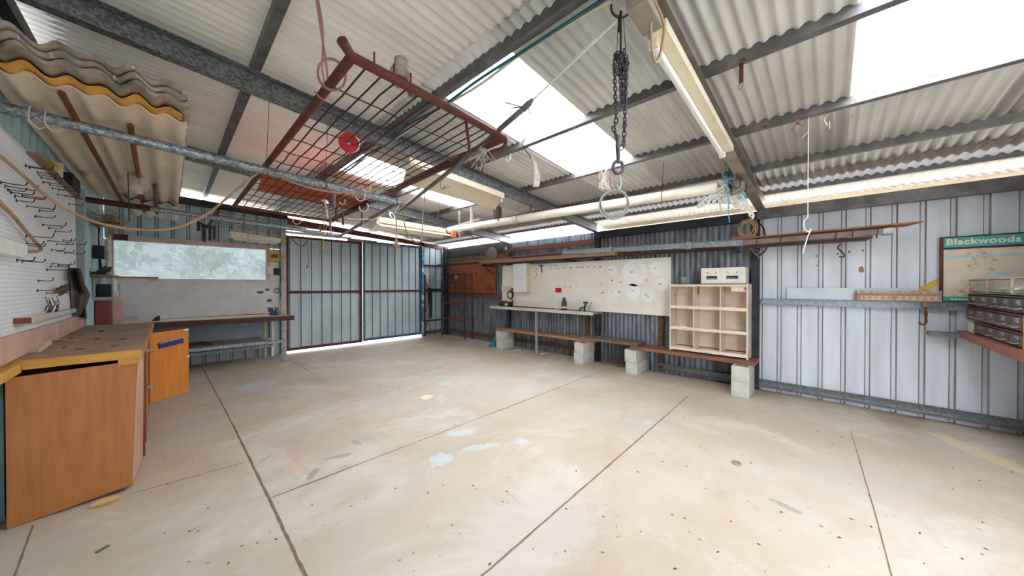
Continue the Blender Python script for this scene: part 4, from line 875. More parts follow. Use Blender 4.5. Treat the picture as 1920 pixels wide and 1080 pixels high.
q = MB(); ps = spl([at(542,442,y=6.3), at(549,449,y=6.3), at(558,458,y=6.3), at(568,461,y=6.3), at(576,452,y=6.3), at(581,442,y=6.3)]); q.tube(ps[:-8], [.011+.004*((i//1) % 2) for i in range(len(ps)-8)], 7); q.tube(ps[-9:], .005, 6)
one('brown_rope', q, M('brown_rope', (158,120,86), (116,84,60), 22), 'short thick brown rope looped at the top of the left door', 'rope')
q = MB(); q.tube(spl([at(578,440,y=6.2), at(576,465,y=6.2), at(579,485,y=6.2), at(577,497,y=6.2), at(575,503,y=6.2)]), [.003]*24+[.006]*9, 6); one('black_lead', q, m_black, 'thin black lead hanging in front of the left door', 'lead')
q = MB(); q.tube(spl([at(690,410,y=4.0), at(668,411,y=4.0), at(652,410,y=4.0)]), .004, 6); q.tube(spl([at(652,410,y=4.0),at(700,411,y=4.0),at(722,398,y=4.0),at(738,381,y=3.7)]), .004, 6); one('cream_flex', q, m_cream, 'thin cream flex sagging between the near pipe end and the handles', 'flex')
# bracket hanging over the window
p = at(391, 437, y=6.9); q = MB(); q.box(p.x-.08,p.x+.08,6.86,6.94,p.z+.07,p.z+.11); q.box(p.x-.07,p.x-.03,6.88,6.92,p.z-.14,p.z+.07); q.box(p.x+.05,p.x+.075,6.88,6.92,p.z-.09,p.z+.07); q.box(p.x-.0,p.x+.03,6.87,6.93,p.z-.11,p.z+.07); q.box(p.x-.13,p.x-.09,6.88,6.92,p.z+.02,p.z+.16); q.bar((p.x-.13,6.9,p.z+.15),(p.x,6.9,p.z+.10),.04,.02); q.tube([(p.x,6.9,p.z+.1),(.46,6.9,2.40)], .006, 5)
one('caliper_bracket', q, m_wire, 'dark metal bracket hanging from the mesh panel above the window', 'bracket')

# ------------------------------------------------------------------ lamps
m_enamel = M('cream_enamel', (238,228,206), (224,210,184), 3, rough=.35)
m_tube = M('tube_glass', (240,240,234), (228,228,224), 4, rough=.2)
# big reflector batten under the galvanised rafter
r = thing('fluorescent_lamp', 'wide cream reflector batten light under the galvanised rafter', 'lamp', (2.5, 3.2, 2.45))
def lampbar(x0, x1, y, h, w): return MB().hexa([(x0,y-w/2,rafz(x0)-h),(x1,y-w/2,rafz(x1)-h),(x1,y+w/2,rafz(x1)-h),(x0,y+w/2,rafz(x0)-h)], [(x0,y-w/2,rafz(x0)),(x1,y-w/2,rafz(x1)),(x1,y+w/2,rafz(x1)),(x0,y+w/2,rafz(x0))])
q = MB(); a0, a1, b1, b0 = V((1.62,2.93,2.575)), V((3.03,3.05,2.535)), V((3.03,3.16,2.535)), V((1.62,3.04,2.575))
q.hexa([a0,a1,b1,b0], [v+V((0,0,.07)) for v in (a0,a1,b1,b0)]); obj('batten', q, m_enamel, r, bev=.004)
q = MB(); q.hexa([V((1.63,3.0,2.57)),V((3.02,3.12,2.53)),V((3.16,3.36,2.46)),V((1.74,3.30,2.50))], [V((1.63,3.0,2.576)),V((3.02,3.12,2.536)),V((3.16,3.36,2.466)),V((1.74,3.30,2.506))]); obj('reflector', q, m_enamel, r)
for u in (.15,.85):
    p = a0.lerp(b1,u)+V((0,0,.07)); q = MB(); q.tube([p, V((p.x, 3.09, rafz(p.x)+.01))], .004, 6); obj('hanger', q, m_wire, r)
q = MB(); p = V((3.0,3.08,2.535)); q.box(p.x-.01,p.x+.01,p.y-.01,p.y+.01,p.z-.05,p.z); obj('end_clip', q, m_whitep, r)
one('bent_wire_hook', MB().tube([at(826,334,y=2.9), at(826,350,y=2.9), at(829,355,y=2.9), at(835,348,y=2.9)], .003, 5).tube([at(829,355,y=2.9), at(842,350,y=2.9)], .003, 5).torus(at(829,334,y=2.9), sdv, .025, .003, 14, 5), m_wire, 'bent wire hook on the grey pole in front of the cream reflector', 'hook')
# second batten
r = thing('fluorescent_lamp', 'cream fluorescent batten hung low in front of the right door', 'lamp', (2.6, 4.5, 2.2))
z0 = lambda x: 2.255+.0*x
q = MB(); q.hexa([(2.03,4.50,2.285),(3.13,4.50,2.265),(3.13,4.60,2.265),(2.03,4.60,2.285)], [(2.03,4.50,2.355),(3.13,4.50,2.325),(3.13,4.60,2.325),(2.03,4.60,2.355)]); obj('batten', q, m_enamel, r, bev=.006)
q = MB(); q.hexa([(2.0,4.42,2.215),(3.18,4.42,2.205),(3.16,4.60,2.265),(2.02,4.60,2.285)], [(2.0,4.42,2.222),(3.18,4.42,2.212),(3.16,4.60,2.272),(2.02,4.60,2.292)]); q.hexa([(2.0,4.68,2.195),(3.18,4.68,2.19),(3.16,4.55,2.265),(2.02,4.55,2.285)], [(2.0,4.68,2.202),(3.18,4.68,2.197),(3.16,4.55,2.272),(2.02,4.55,2.292)]); obj('reflector', q, m_enamel, r)
q = MB(); q.tube([(2.08,4.56,2.235),(3.10,4.56,2.225)], .013, 12); obj('light_tube', q, m_tube, r)
for x in (2.15, 3.0):
    q = MB(); q.tube([(x,4.55,2.34),(x+.03,4.55,roofz(x)-.03)], .003, 5); obj('hanger', q, m_wire, r)
c = at(736, 405, y=4.42); q = MB()
for i in range(4): q.torus(c+V((0,.006*i,.002*i)), (.4,-.8,.3), .045+.003*i, .004, 20, 6)
one('white_cable_coil', q, m_cream, 'coil of cream cable on the left end of the low batten light', 'cable coil')
r = thing('plug_lead', 'tan lead with a dusty plug hanging by the low batten light', 'lead', at(743,460,y=4.0))
q = MB(); q.tube(spl([at(px,py,y=4.0) for px, py in ((752,384),(746,390),(743,400),(743,420),(743,448))]), .007, 7); obj('lead', q, m_cord, r)
q = MB(); a = at(743,448,y=4.0); q.tube([a, a+V((0,0,-.035)), a+V((0,0,-.07)), a+V((0,0,-.105))], [.012,.02,.036,.038], 12); obj('plug', q, M('dusty_plug', (166,136,126), (136,108,100), 9), r)
q = MB(); q.tube(spl([at(px,py,y=3.9) for px, py in ((748,392),(754,396),(757,412),(763,436),(777,452),(788,453),(791,440),(793,400),(796,372),(795,355)) ]), .008, 7)
one('flex_loop', q, m_cord, 'big hanging loop of tan cord in front of the low batten light', 'cord')
# tube light on the near rafter
r = thing('fluorescent_lamp', 'long fluorescent tube light fixed along the near rafter', 'lamp', (2.5, .65, 2.6))
def along(x0, x1, y, dz, w, h):
    return MB().hexa([(x0,y-w/2,rafz(x0)+dz-h),(x1,y-w/2,rafz(x1)+dz-h),(x1,y+w/2,rafz(x1)+dz-h),(x0,y+w/2,rafz(x0)+dz-h)], [(x0,y-w/2,rafz(x0)+dz),(x1,y-w/2,rafz(x1)+dz),(x1,y+w/2,rafz(x1)+dz),(x0,y+w/2,rafz(x0)+dz)])
q = along(1.73, 3.34, .635, .03, .085, .05); obj('batten', q, m_enamel, r, bev=.004)
q = along(1.53, 1.725, .66, .03, .10, .045); obj('end_box', q, m_rafgrey, r, bev=.003)
q = MB(); q.tube([(1.77,.672,rafz(1.77)-.042),(3.32,.672,rafz(3.32)-.042)], .019, 14); obj('light_tube', q, m_tube, r)
for x in (1.77, 3.32):
    q = MB(); q.box(x-.012,x+.012,.648,.695,rafz(x)-.065,rafz(x)-.018); obj('lamp_holder', q, m_enamel, r, bev=.003)
ps = [at(px,py,y=.575) for px, py in ((1220,44),(1221,70),(1224,100),(1229,117),(1236,108),(1242,80),(1245,55),(1241,32),(1234,16),(1226,-4))]
q = MB(); q.tube(spl(ps), .0065, 7); one('flex_loop', q, m_cord, 'tan cord looping down at the near end of the tube light', 'cord')
c = at(1213, -3, y=.66); q = MB(); q.lathe([(.001,-.03),(.02,-.028),(.032,-.015),(.036,0),(.036,.03),(.001,.03)], c, (0,0,1), 18); one('ceiling_rose', q, m_enamel, 'round cream ceiling rose on the near rafter by the chain hook', 'ceiling rose')
# lamp over the window
r = thing('fluorescent_lamp', 'cream batten light hung above the window on yellow twine', 'lamp', (1.1, 7.6, 2.25))
q = MB(); q.hexa([(.745,7.55,2.245),(1.47,7.55,2.215),(1.47,7.72,2.215),(.745,7.72,2.245)], [(.735,7.53,2.355),(1.48,7.53,2.30),(1.48,7.74,2.30),(.735,7.74,2.355)]); obj('reflector', q, m_enamel, r, bev=.01)
q = MB(); q.tube([(.80,7.63,2.225),(1.42,7.63,2.20)], .013, 10); obj('light_tube', q, m_tube, r)
q = MB(); q.tube([at(465,428,y=7.5), at(465,447,y=7.5), at(466,462,y=7.5)], .005, 6); q.tube([at(465,428,y=7.5), V((1.0,7.5,2.42)), V((1.2,7.45,2.36))], .005, 6); q.tube([(.95,7.6,2.3),(.95,7.6,2.66)], .004, 5); obj('twine', q, bpy.data.materials['yellow_twine'], r)

# pvc pipes
m_pvc = M('cream_pvc', (238,231,216), (222,211,190), 3, (1,1,1), .4, 0, 0, [((168,118,76), 5, .66, (1,.6,1), .12)])
r = thing('pvc_pipe', 'long thick cream plastic pipe hung across under the roof', 'pipe', (3.5, 2.7, 2.36))
q = MB(); q.tube([(3.74,.80,2.36),(3.56,2.75,2.365),(3.37,4.75,2.36)], .054, 20); obj('pipe', q, m_pvc, r)
for y in (1.3, 3.25):
    x = 3.74-(y-.8)*.094; q = MB(); q.torus((x,y,2.362), (-.1,1,0), .056, .003, 20, 5); q.tube([(x,y,2.42),(x+.02,y,roofz(x)-.03)], .0025, 5); obj('wire_tie', q, m_wire, r)
r = thing('thin_pvc_pipe', 'thin cream pipe with a capped end beside the low batten light', 'pipe', (3.5, 4.8, 2.45))
a, b = at(898,411,y=4.55), at(836,430,y=5.2); q = MB(); q.tube([a, b], .026, 14); obj('pipe', q, m_pvc, r)
q = MB(); d = (a-b).normalized(); q.tube([a-d*.03, a+d*.02], .036, 14); obj('end_cap', q, m_cream, r)
# oddments hung near it
r = thing('orange_tag', 'orange plastic tag hanging on wires left of the light chain', 'tag', at(850,440,y=4.4))
a, b = at(848,432,y=4.4), at(853,446,y=4.4); q = MB(); q.box(min(a.x,b.x)-.01,max(a.x,b.x)+.015,4.385,4.415,b.z,a.z); obj('tag', q, M('orange_plastic', (226,120,50), (204,98,38), 7, rough=.4), r, bev=.006)
q = MB(); q.tube(spl([at(850,431,y=4.4), at(849,415,y=4.4), at(852,395,y=4.4), at(847,380,y=4.4)]), .003, 5); q.tube(spl([at(851,431,y=4.4), at(854,412,y=4.4), at(851,392,y=4.4)]), .003, 5); obj('wire', q, m_wire, r)
q = MB(); chain(q, [at(861,399,y=4.4), at(862,453,y=4.4)], .05, .026, .004); one('light_chain', q, M('dusty_chain', (188,176,160), (150,138,124), 9), 'pale dusty chain hanging beside the orange tag', 'chain')
q = MB(); q.tube([at(883,386,y=4.4), at(883,425,y=4.4), at(884,432,y=4.4), at(887,432,y=4.4), at(887,426,y=4.4)], .010, 8); q.tube(spl([at(884,390,y=4.4), at(887,410,y=4.4), at(888,434,y=4.4)]), .005, 6); one('white_clamp', q, m_whitep, 'white plastic clamp hanging to the right of the pale dusty chain', 'clamp')
q = MB(); rc = random.Random(3)
for i in range(5): chain(q, [at(927+i*2.2,386,y=3.35+.02*i), at(926+i*2.4,402+rc.uniform(-4,22),y=3.35+.02*i)], .028, .018, .0035)
a = at(937,396,y=3.4); q.box(a.x-.04,a.x+.03,3.39,3.43,a.z-.09,a.z+.06)
one('rusty_chain', q, M('rusty_chain', (98,70,58), (66,48,42), 12), 'bundle of rusty chain hanging at the end of the cream reflector', 'chain')
one('sloping_rod', MB().tube([at(864,432,y=5.5), at(900,452,y=5.9), V((5.40,6.05,2.10))], .011, 8), m_grey, 'thin grey rod sloping down to the right wall near the corner', 'rod')
# rusty bits on the gate's right end
r = thing('gate_bracket', 'bent rusty bracket at the right end of the mesh gate', 'bracket', (1.72,1.85,2.40))
q = MB(); q.tube([at(874,228,y=1.72), at(876,245,y=1.76), at(881,285,y=1.95)], .011, 8); obj('strap', q, m_rust, r)
q = MB(); q.tube(spl([at(938,250,y=1.72), at(948,262,y=1.74), at(944,275,y=1.78), at(925,283,y=1.85), at(900,297,y=1.95), at(878,305,y=2.0)]), .015, 9); obj('bent_bar', q, m_rust, r)
q = MB(); a = at(905,312,y=1.9); b = at(902,330,y=1.9); q.tube([a, b], [.013,.004], 7); obj('spike', q, m_rust, r)
q = MB(); rc = random.Random(12); c = at(908,290,y=1.84)
for i in range(22):
    a = c+V((rc.gauss(0,.025), rc.gauss(0,.02), .05)); b = c+V((rc.gauss(.0,.045), rc.gauss(0,.03), -.05+rc.gauss(0,.03)))
    q.tube([a, b, b+V((rc.gauss(0,.02), 0, .04))], .0026, 5)
one('wire_tangle', q, M('grey_wire', (190,180,176), (140,132,130), 9), 'tangle of grey wire tied round the pole at the gate end', 'wire')

# ------------------------------------------------------------------ hooks and strings on the purlins
def hang(x, px, py):
    p = at(px, py, x=x); return V((x, p.y, purz(x)))
r = thing('strap_hook', 'dark flat strap with a hook eye hanging from the purlin right of the tube light', 'hook', hang(2.5,1390,118)); a = hang(2.5,1390,118)
q = MB(); b = V((2.5, a.y, at(1391,155,x=2.5).z)); q.bar(a, b, .022, .006, (1,0,0)); obj('strap', q, m_rust, r)
q = MB(); q.tube([b+V((0,0,0)), b+V((0,.01,-.02)), b+V((0,.012,-.035)), b+V((0,0,-.047)), b+V((0,-.012,-.035)), b+V((0,-.008,-.02))], .005, 7); obj('hook_eye', q, M('pinkish_steel', (176,150,146), (150,124,120), 9), r)
a = hang(3.46,1495,226); q = MB(); q.box(3.44,3.48,a.y-.012,a.y+.012,a.z-.035,a.z); q.tube([a+V((0,0,-.03)), a+V((0,.035,-.065)), a+V((0,.012,-.10)), a+V((0,0,-.13))], .005, 6); q.tube([a+V((0,0,-.03)), a+V((0,-.035,-.065)), a+V((0,-.012,-.10)), a+V((0,0,-.13))], .005, 6)
one('triangle_hook', q, M('faded_rust', (150,112,108), (126,92,88), 9), 'faded triangular handle hook under the third purlin from the right wall', 'hook')
a = hang(3.46,1516,205); b = V((3.46, a.y, at(1518,408,x=3.46).z)); q = MB(); q.tube([a, b], .0028, 5); q.tube(spl([b, b+V((0,.02,-.02)), b+V((0,.02,-.08)), b+V((0,-.005,-.11)), b+V((0,-.02,-.09)), b+V((.0,.0,-.15)), b+V((.01,.03,-.28))]), .004, 6); q.tube([a+V((0,0,-.12)), a+V((0,.04,-.16))], .002, 5)
one('white_string', q, m_white_wire, 'long white string hanging from the purlin down to the right end of the rack', 'string')
a = hang(3.46,1549,195); q = MB(); q.tube(spl([a+V((0,.0,.01)), a+V((.02,.01,-.04)), a+V((.02,-.01,-.10)), a+V((.02,.01,-.05)), a+V((.03,-.03,.0))]), .003, 5); q.tube([a+V((.02,-.02,-.07)), a+V((.02,-.02,-.13))], .003, 5)
one('twine_scrap', q, M('straw_twine', (206,190,160), (180,160,130), 9), 'scrap of pale twine knotted on the purlin left of the clear roof sheet', 'twine')
a = hang(2.5,1571,0); b = at(1573,34,x=2.5); q = MB(); q.bar(V((2.5,a.y,b.z+.10)), V((2.5,a.y-.004,b.z)), .018, .008, (1,0,0)); q.tube([V((2.5,a.y,b.z)), V((2.5,a.y+.004,b.z-.02))], .006, 6); q.tube([V((2.5,a.y,b.z+.1)), V((2.5,a.y,purz(2.5)))], .003, 5)
one('pink_strap', q, M('pink_strap', (184,150,150), (158,126,126), 9), 'short pinkish strap hanging from the purlin beside the big clear roof sheet', 'strap')
a = hang(2.5,1057,248); q = MB(); q.tube(spl([a, a+V((0,0,-.05)), a+V((0,.01,-.085)), a+V((0,.03,-.095)), a+V((0,.045,-.075))]), .004, 6); one('purlin_hook', q, m_wire, 'small dark wire hook on the purlin across the clear roof sheet', 'hook')
a = hang(2.5,957,302); q = MB(); q.tube(spl([a, a+V((0,0,-.05)), a+V((0,.02,-.09)), a+V((0,.05,-.075)), a+V((0,.06,-.05))]), .0035, 6); one('cup_hook', q, m_white_wire, 'small white wire hook on the purlin near the gate end', 'hook')
p = V((3.55,3.05,rafz(3.55))); r = thing('rusty_turnbuckle', 'rusty strap with an eye hanging from the galvanised rafter', 'strap', p)
q = MB(); b = at(997,378,x=3.55); q.bar(p, V((3.55,3.05,2.46)), .03, .008, (0,1,0)); obj('strap', q, m_rustpipe, r)
q = MB(); q.torus((3.55,3.05,2.425), (.7,.7,0), .028, .007, 18, 7); obj('eye', q, m_rustpipe, r)
a = V((4.0,.68,rafz(4.0)+.03)); r = thing('rafter_hook', 'rusty hook at the far end of the tube light holding twine', 'hook', a)
q = MB(); q.tube([a, a+V((0,0,-.05)), a+V((.0,.0,-.06))], .012, 8); q.tube(spl([a+V((0,0,-.05)), a+V((.03,-.02,-.08)), a+V((.02,-.02,-.13)), a+V((-.01,.01,-.15)), a+V((-.03,.02,-.12))]), .007, 7); obj('hook', q, m_rustpipe, r)

# lace brackets with tape roll and twine
def scr(px, py, off=0):
    """point at the brackets' own distance from the wall, facing the room's middle"""
    d = _fw*F + _rt*(px-960) + _up*(540-py); t = (3.55+off)/(d.normalized().dot(V((.72,.69,0)))*d.length); return V((0,0,CZ))+d*t
m_lace = M('white_cast_lace', (240,240,236), (222,222,216), 8, rough=.4)
def lace(name, P0, ux, uy, L, H, lab, n=7):
    r = thing(name, lab, 'bracket', P0); P0 = V(P0); nz = ux.cross(uy).normalized()
    q = MB(); q.bar(P0, P0+ux*L, .018, .014, nz); q.bar(P0, P0+uy*H, .018, .014, nz); obj('frame', q, m_lace, r)
    q = MB()
    for i in range(n):
        u = (i+.5)/n
        for j in range(n):
            v = (j+.5)/n
            if (u*1.02)**.72+(v*1.02)**.72 > 1.12: continue
            c = P0+ux*L*u+uy*H*v; q.torus(c, nz, .026, .0055, 12, 5)
            a0 = rnd.random()*6; q.tube([c, c+(ux*cos(a0)+uy*sin(a0))*.03], .006, 5)
    for i in range(n+1):
        u = i/n; v = max(0, 1.10-(u*1.02)**.72)**(1/.72)
        c = P0+ux*L*min(u,1)+uy*H*min(v,1); q.lathe([(.001,-.006),(.016,-.004),(.016,.004),(.001,.006)], c, nz, 10); q.lathe([(.001,-.006),(.011,-.004),(.011,.004),(.001,.006)], c+(ux+uy).normalized()*.022, nz, 8)
    obj('scrollwork', q, m_lace, r); return r
a, b = scr(1360,346), scr(1309,384); c_ = scr(1366,392)
lace('lace_bracket', a, (b-a).normalized(), ((c_-a)-(b-a).normalized()*((c_-a).dot((b-a).normalized()))).normalized(), (b-a).length, .24, 'white cast lace corner bracket hanging left of the tape roll')
a, b = scr(1387,358,.05), scr(1413,405,.05); c_ = scr(1360,374,.05)
lace('lace_bracket', a, (b-a).normalized(), ((c_-a)-(b-a).normalized()*((c_-a).dot((b-a).normalized()))).normalized(), (b-a).length, .19, 'white cast lace corner bracket hanging lowest under the rafter end')
c = scr(1379, 350, -.04); ax = V((.55,-.75,.25)).normalized(); r = thing('tape_roll', 'grey roll of tape with trailing strips on the white lace brackets', 'tape roll', c)
q = MB(); q.lathe([(.045,-.055),(.078,-.055),(.082,-.05),(.082,.05),(.078,.055),(.045,.055)], c, ax, 24, False); q.lathe([(.045,.055),(.045,-.055)], c, ax, 24, False); obj('roll', q, M('silver_tape', (170,168,166), (110,106,104), 9, (3,1,1), .35, .4), r)
q = MB(); q.tube(spl([c+V((-.06,-.05,.05)), c+V((.0,-.09,.0)), c+V((.05,-.08,-.06))]), .012, 6); obj('loose_strip', q, M('tape_dark', (92,76,70), (70,58,54), 9), r)
m_btw = M('blue_twine', (110,188,208), (84,160,188), 9)
q = MB(); t0 = a_ = V((4.0,.68,rafz(4.0)-.10)); k2 = scr(1364,333,-.05)
for i in range(4): q.tube([t0+V((0,.004*i,0)), scr(1367+i,312,-.02), k2+V((.01*i,0,0))], .004, 5)
for i in range(6): q.tube(spl([k2+V((rnd.gauss(0,.02),rnd.gauss(0,.02),.02)), k2+V((rnd.gauss(0,.03),rnd.gauss(0,.03),0)), k2+V((rnd.gauss(0,.03),rnd.gauss(0,.03),-.02)), k2+V((rnd.gauss(0,.03),0,.01))]), .004, 5)
q.tube([k2, scr(1366,380,-.06), scr(1366,402,-.06), scr(1368,417,-.06)], .005, 6); q.tube([scr(1388,358,-.08), scr(1400,369,-.08)], .008, 6)
one('blue_twine', q, m_btw, 'light blue twine tying the white lace brackets to the rafter hook', 'twine')
q = MB(); q.tube(spl([scr(1352,292), scr(1354,305), scr(1358,318), scr(1354,336)]), .007, 6); q.tube(spl([scr(1365,292), scr(1364,308), scr(1357,320), scr(1353,338)]), .007, 6); q.tube([scr(1350,376,-.05), scr(1351,400,-.05)], .006, 6)
one('cream_rope', q, bpy.data.materials['straw_twine'], 'cream rope knotted above the left white lace bracket', 'rope')

# cables clipped along the purlin over the gate
for nm, m, off, lab in (('teal_cable', m_teal, .035, 'teal cable running along the purlin above the mesh gate'), ('cream_cable', m_cream, .060, 'cream cable running along the purlin above the mesh gate')):
    q = MB(); q.tube(spl([(1.5+off, .8+.5*i, purz(1.5)-.012-(.035*abs(sin(i*1.3+off*30)))) for i in range(9)]), .010, 7); one(nm, q, m, lab, 'cable')
# ================================================================== RIGHT WALL
XW = XR-.02
# concrete blocks
m_block = M('concrete_block', (206,202,196), (180,176,170), 5, (1,1,1), .9, 0, .2, [((130,118,104), 9, .70)])
def block(x, y, z, lab):
    q = MB(); L, W, H = .39, .19, .19
    q.add([], [])
    # hollow block: shell and web around two cores
    for b in ((0,L,0,.032), (0,L,W-.032,W), (0,.032,.032,W-.032), (L-.032,L,.032,W-.032), (L/2-.016,L/2+.016,.032,W-.032)): q.box(x+b[0],x+b[1],y+b[2],y+b[3],z,z+H)
    q.box(x+.032,x+L-.032,y+.032,y+W-.032,z+.05,z+.06)
    return one('concrete_block', q, m_block, lab, 'concrete block', 'concrete blocks under the plank bench', bev=.003)
ST = [(4.96,.705,'next to the white cladding'), (5.06,2.155,'second stack from the pigeonhole shelf'), (5.035,3.115,'third stack from the pigeonhole shelf'), (5.09,5.20,'farthest stack at the corner end of the plank bench')]
for i, (x, y, s) in enumerate(ST):
    block(x, y, 0, 'lower grey concrete block in the %s' % s if i else 'lower grey concrete block next to the white cladding')
    block(x+(.0,-.015,.01,.0)[i], y+(.0,.01,-.005,.01)[i], .191, 'upper grey concrete block in the %s' % s if i else 'upper grey concrete block next to the white cladding')
# planks
m_pl1 = wood('ochre_plank', (178,138,98), (146,108,76), 1, 2.5); m_pl2 = wood('grey_brown_plank', (132,106,90), (104,82,70), 1, 2.5); m_pl3 = wood('red_brown_plank', (146,98,76), (118,76,60), 1, 2.5)
one('bench_plank', MB().box(5.165,5.45,2.98,5.48,.384,.432), m_pl1, 'ochre plank on the two farthest block stacks', 'plank', 'planks on the blocks', bev=.004)
one('bench_plank', MB().hexa([(5.13,2.18,.433),(5.47,2.18,.433),(5.47,3.24,.433),(5.13,3.24,.433)], [(5.13,2.18,.478),(5.47,2.18,.478),(5.47,3.24,.478),(5.13,3.24,.478)]), m_pl2, 'grey brown plank lapping over in the middle of the plank bench', 'plank', 'planks on the blocks', bev=.004)
one('bench_plank', MB().box(5.10,5.46,.665,2.30,.384,.430), m_pl3, 'red brown plank carrying the pigeonhole shelf', 'plank', 'planks on the blocks', bev=.004)
# pigeonhole shelf
m_ph = M('pigeonhole_cream', (228,214,198), (214,198,182), 3, (1,1,1), .5, 0, 0, [((150,120,92), 11, .72), ((196,172,146), 3, .62)])
m_phe = M('pigeonhole_edge', (234,220,196), (218,200,172), 5, rough=.5, spots=[((140,100,76), 14, .68)])
r = thing('pigeonhole_shelf', 'cream metal pigeonhole shelf of nine bays standing on the planks', 'shelf', (5.35, 1.24, .431))
X0, X1, Ya, Yb, Za, Zb = 5.20, 5.50, .757, 1.725, .431, 1.425
for y in (Ya, Yb-.018):
    q = MB(); q.box(X0, X1, y, y+.018, Za, Zb); obj('side_panel', q, m_ph, r, bev=.002)
q = MB(); q.box(X1-.006, X1, Ya+.018, Yb-.018, Za+.06, Zb-.01); obj('back_panel', q, m_ph, r)
zs = [.475, .775, 1.085, 1.395]
for i, z in enumerate(zs):
    q = MB(); q.box(X0, X1-.006, Ya+.018, Yb-.018, z-.0, z+.004); q.box(X0, X0+.004, Ya+.018, Yb-.018, z-.022 if i < 3 else z-.01, z+.022); obj('shelf_board', q, m_phe, r, bev=.0015)
for i in range(3):
    for y in (1.065, 1.395):
        q = MB(); q.box(X0+.012, X1-.008, y, y+.010, zs[i]+.004, zs[i+1]); obj('divider', q, m_ph, r)
q = MB()
for z in [.52+.025*i for i in range(34)]:
    for x in (X0+.03, X1-.09, X1-.06): q.box(x, x+.008, Yb-.0186, Yb-.0178, z, z+.010)
obj('slot_holes', q, M('slot_dark', (110,92,76)), r)
q = MB(); a, b = at(1371,546.5,x=X0-.004), at(1402,537,x=X0-.004); q.box(X0-.004,X0-.001,b.y+.03,a.y,a.z,b.z-.01); obj('paper_label', q, M('paper_label', (232,226,214), (206,196,184), 40), r)
q = MB(); p = at(1397,541,x=X0-.006); q.lathe([(.001,0),(.014,.001),(.001,.002)], p, (-1,0,0), 7); obj('red_emblem', q, M('red_emblem', (190,70,50)), r)
q = MB(); p = at(1309,545,x=X0-.01); q.bar(p+V((0,0,.06)), p+V((0,0,-.06)), .02, .008, (0,1,0)); obj('rusty_latch', q, m_rust, r)
for px, py, w_ in ((1281,655,.12), (1373,667,.14), (1282,613,.09)):
    p = at(px, py, x=X0-.002); q = MB(); q.box(X0-.0025, X0-.0005, p.y-w_/2, p.y+w_/2, p.z-.011, p.z+.011); obj('bay_label', q, m_whitep, r)
q = MB(); p = at(1327,660.5,x=X0-.003); q.box(X0-.004,X0-.001,p.y-.06,p.y+.06,p.z-.014,p.z+.014); obj('blue_label', q, M('blue_label', (150,190,210), (220,226,230), 30), r)
# drawers on top
r = thing('card_drawer_cabinet', 'small white two drawer cabinet on top of the pigeonhole shelf', 'cabinet', (5.36, 1.05, 1.426))
m_wd = M('white_enamel', (238,234,222), (222,216,202), 4, rough=.4, spots=[((150,120,90), 18, .76)])
q = MB(); q.box(5.225,5.48,.79,1.31,1.426,1.645); obj('case', q, m_wd, r, bev=.003)
for y0, y1 in ((1.055,1.295), (.822,1.048)):
    q = MB(); q.box(5.216,5.228,y0,y1,1.442,1.628); d = obj('drawer', q, m_wd, r, bev=.003)
    yc = (y0+y1)/2; q = MB(); q.box(5.212,5.2165,yc-.065,yc+.065,1.487,1.532); obj('label_frame', q, m_dark, d)
    q = MB(); q.box(5.208,5.2165,yc-.055,yc+.055,1.490,1.502); obj('pull_lip', q, m_metal, d)
    for s_ in (-1, 1):
        q = MB(); q.bar((5.213,yc+s_*.045,1.565), (5.213,yc+s_*.053,1.585), .008, .006, (1,0,0)); obj('rivet_mark', q, m_black, d)
p = at(1282, 524, x=5.35); q = MB(); q.box(5.34,5.36,p.y-.035,p.y+.035,1.426,1.53); one('metal_plate', q, m_metal, 'small grey metal plate standing on the left of the pigeonhole shelf top', 'plate', bev=.003)
# whiteboard panel
m_wb = M('cream_wall_panel', (238,233,224), (226,217,202), 1.6, (1,1,1), .6, 0, 0, [((190,168,140), 3, .66, (1,.8,.5), .15), ((120,96,80), 22, .755)])
r = thing('tool_board', 'large cream wall panel with nails and pale round marks above the benches', 'wall panel', (XW-.03, 3.7, .92))
q = MB(); q.hexa([(XW-.045,1.80,.915),(XW-.03,1.80,.915),(XW-.03,5.60,.94),(XW-.045,5.60,.94)], [(XW-.045,1.795,1.85),(XW-.03,1.795,1.85),(XW-.03,5.58,1.872),(XW-.045,5.58,1.872)]); obj('panel', q, m_wb, r, bev=.002)
m_disc = M('unfaded_paint', (242,240,238), (234,230,226), 4, rough=.55)
for px, py, rr in ((1189,512,.225), (1186,547,.135), (1216,553,.125), (1231,503,.115), (1241,534,.105), (1150,550,.09), (1149,506,.09)):
    p = at(px, py, x=XW-.0455); q = MB(); q.lathe([(.001,0),(rr,0),(rr,.0008),(.001,.0008)], p, (-1,0,0), 40); obj('pale_disc', q, m_disc, r)
for dz in (0, .035, .07):
    q = MB(); q.box(XW-.0462,XW-.0452,3.0,5.4,.985+dz,.988+dz); obj('pencil_line', q, M('faint_line', (176,166,156)), r)
NL = [(994,504),(1007,505),(1018,500),(1033,499),(1043,498),(1034,504),(1047,504),(1060,502),(1072,502),(1084,501),(1093,501),(1104,500.5),(1115,500.5),(1127,500),(1146,506),(1186,510),(1228,503),(1148,526),(1164,529),(1213,525),(1239,533),(1186,545),(1147,548),(1162,547),(1131,549),(1213,553),(1061,537),(1071,537.5),(1082,537),(1128,532),(1216,556)]
base = None
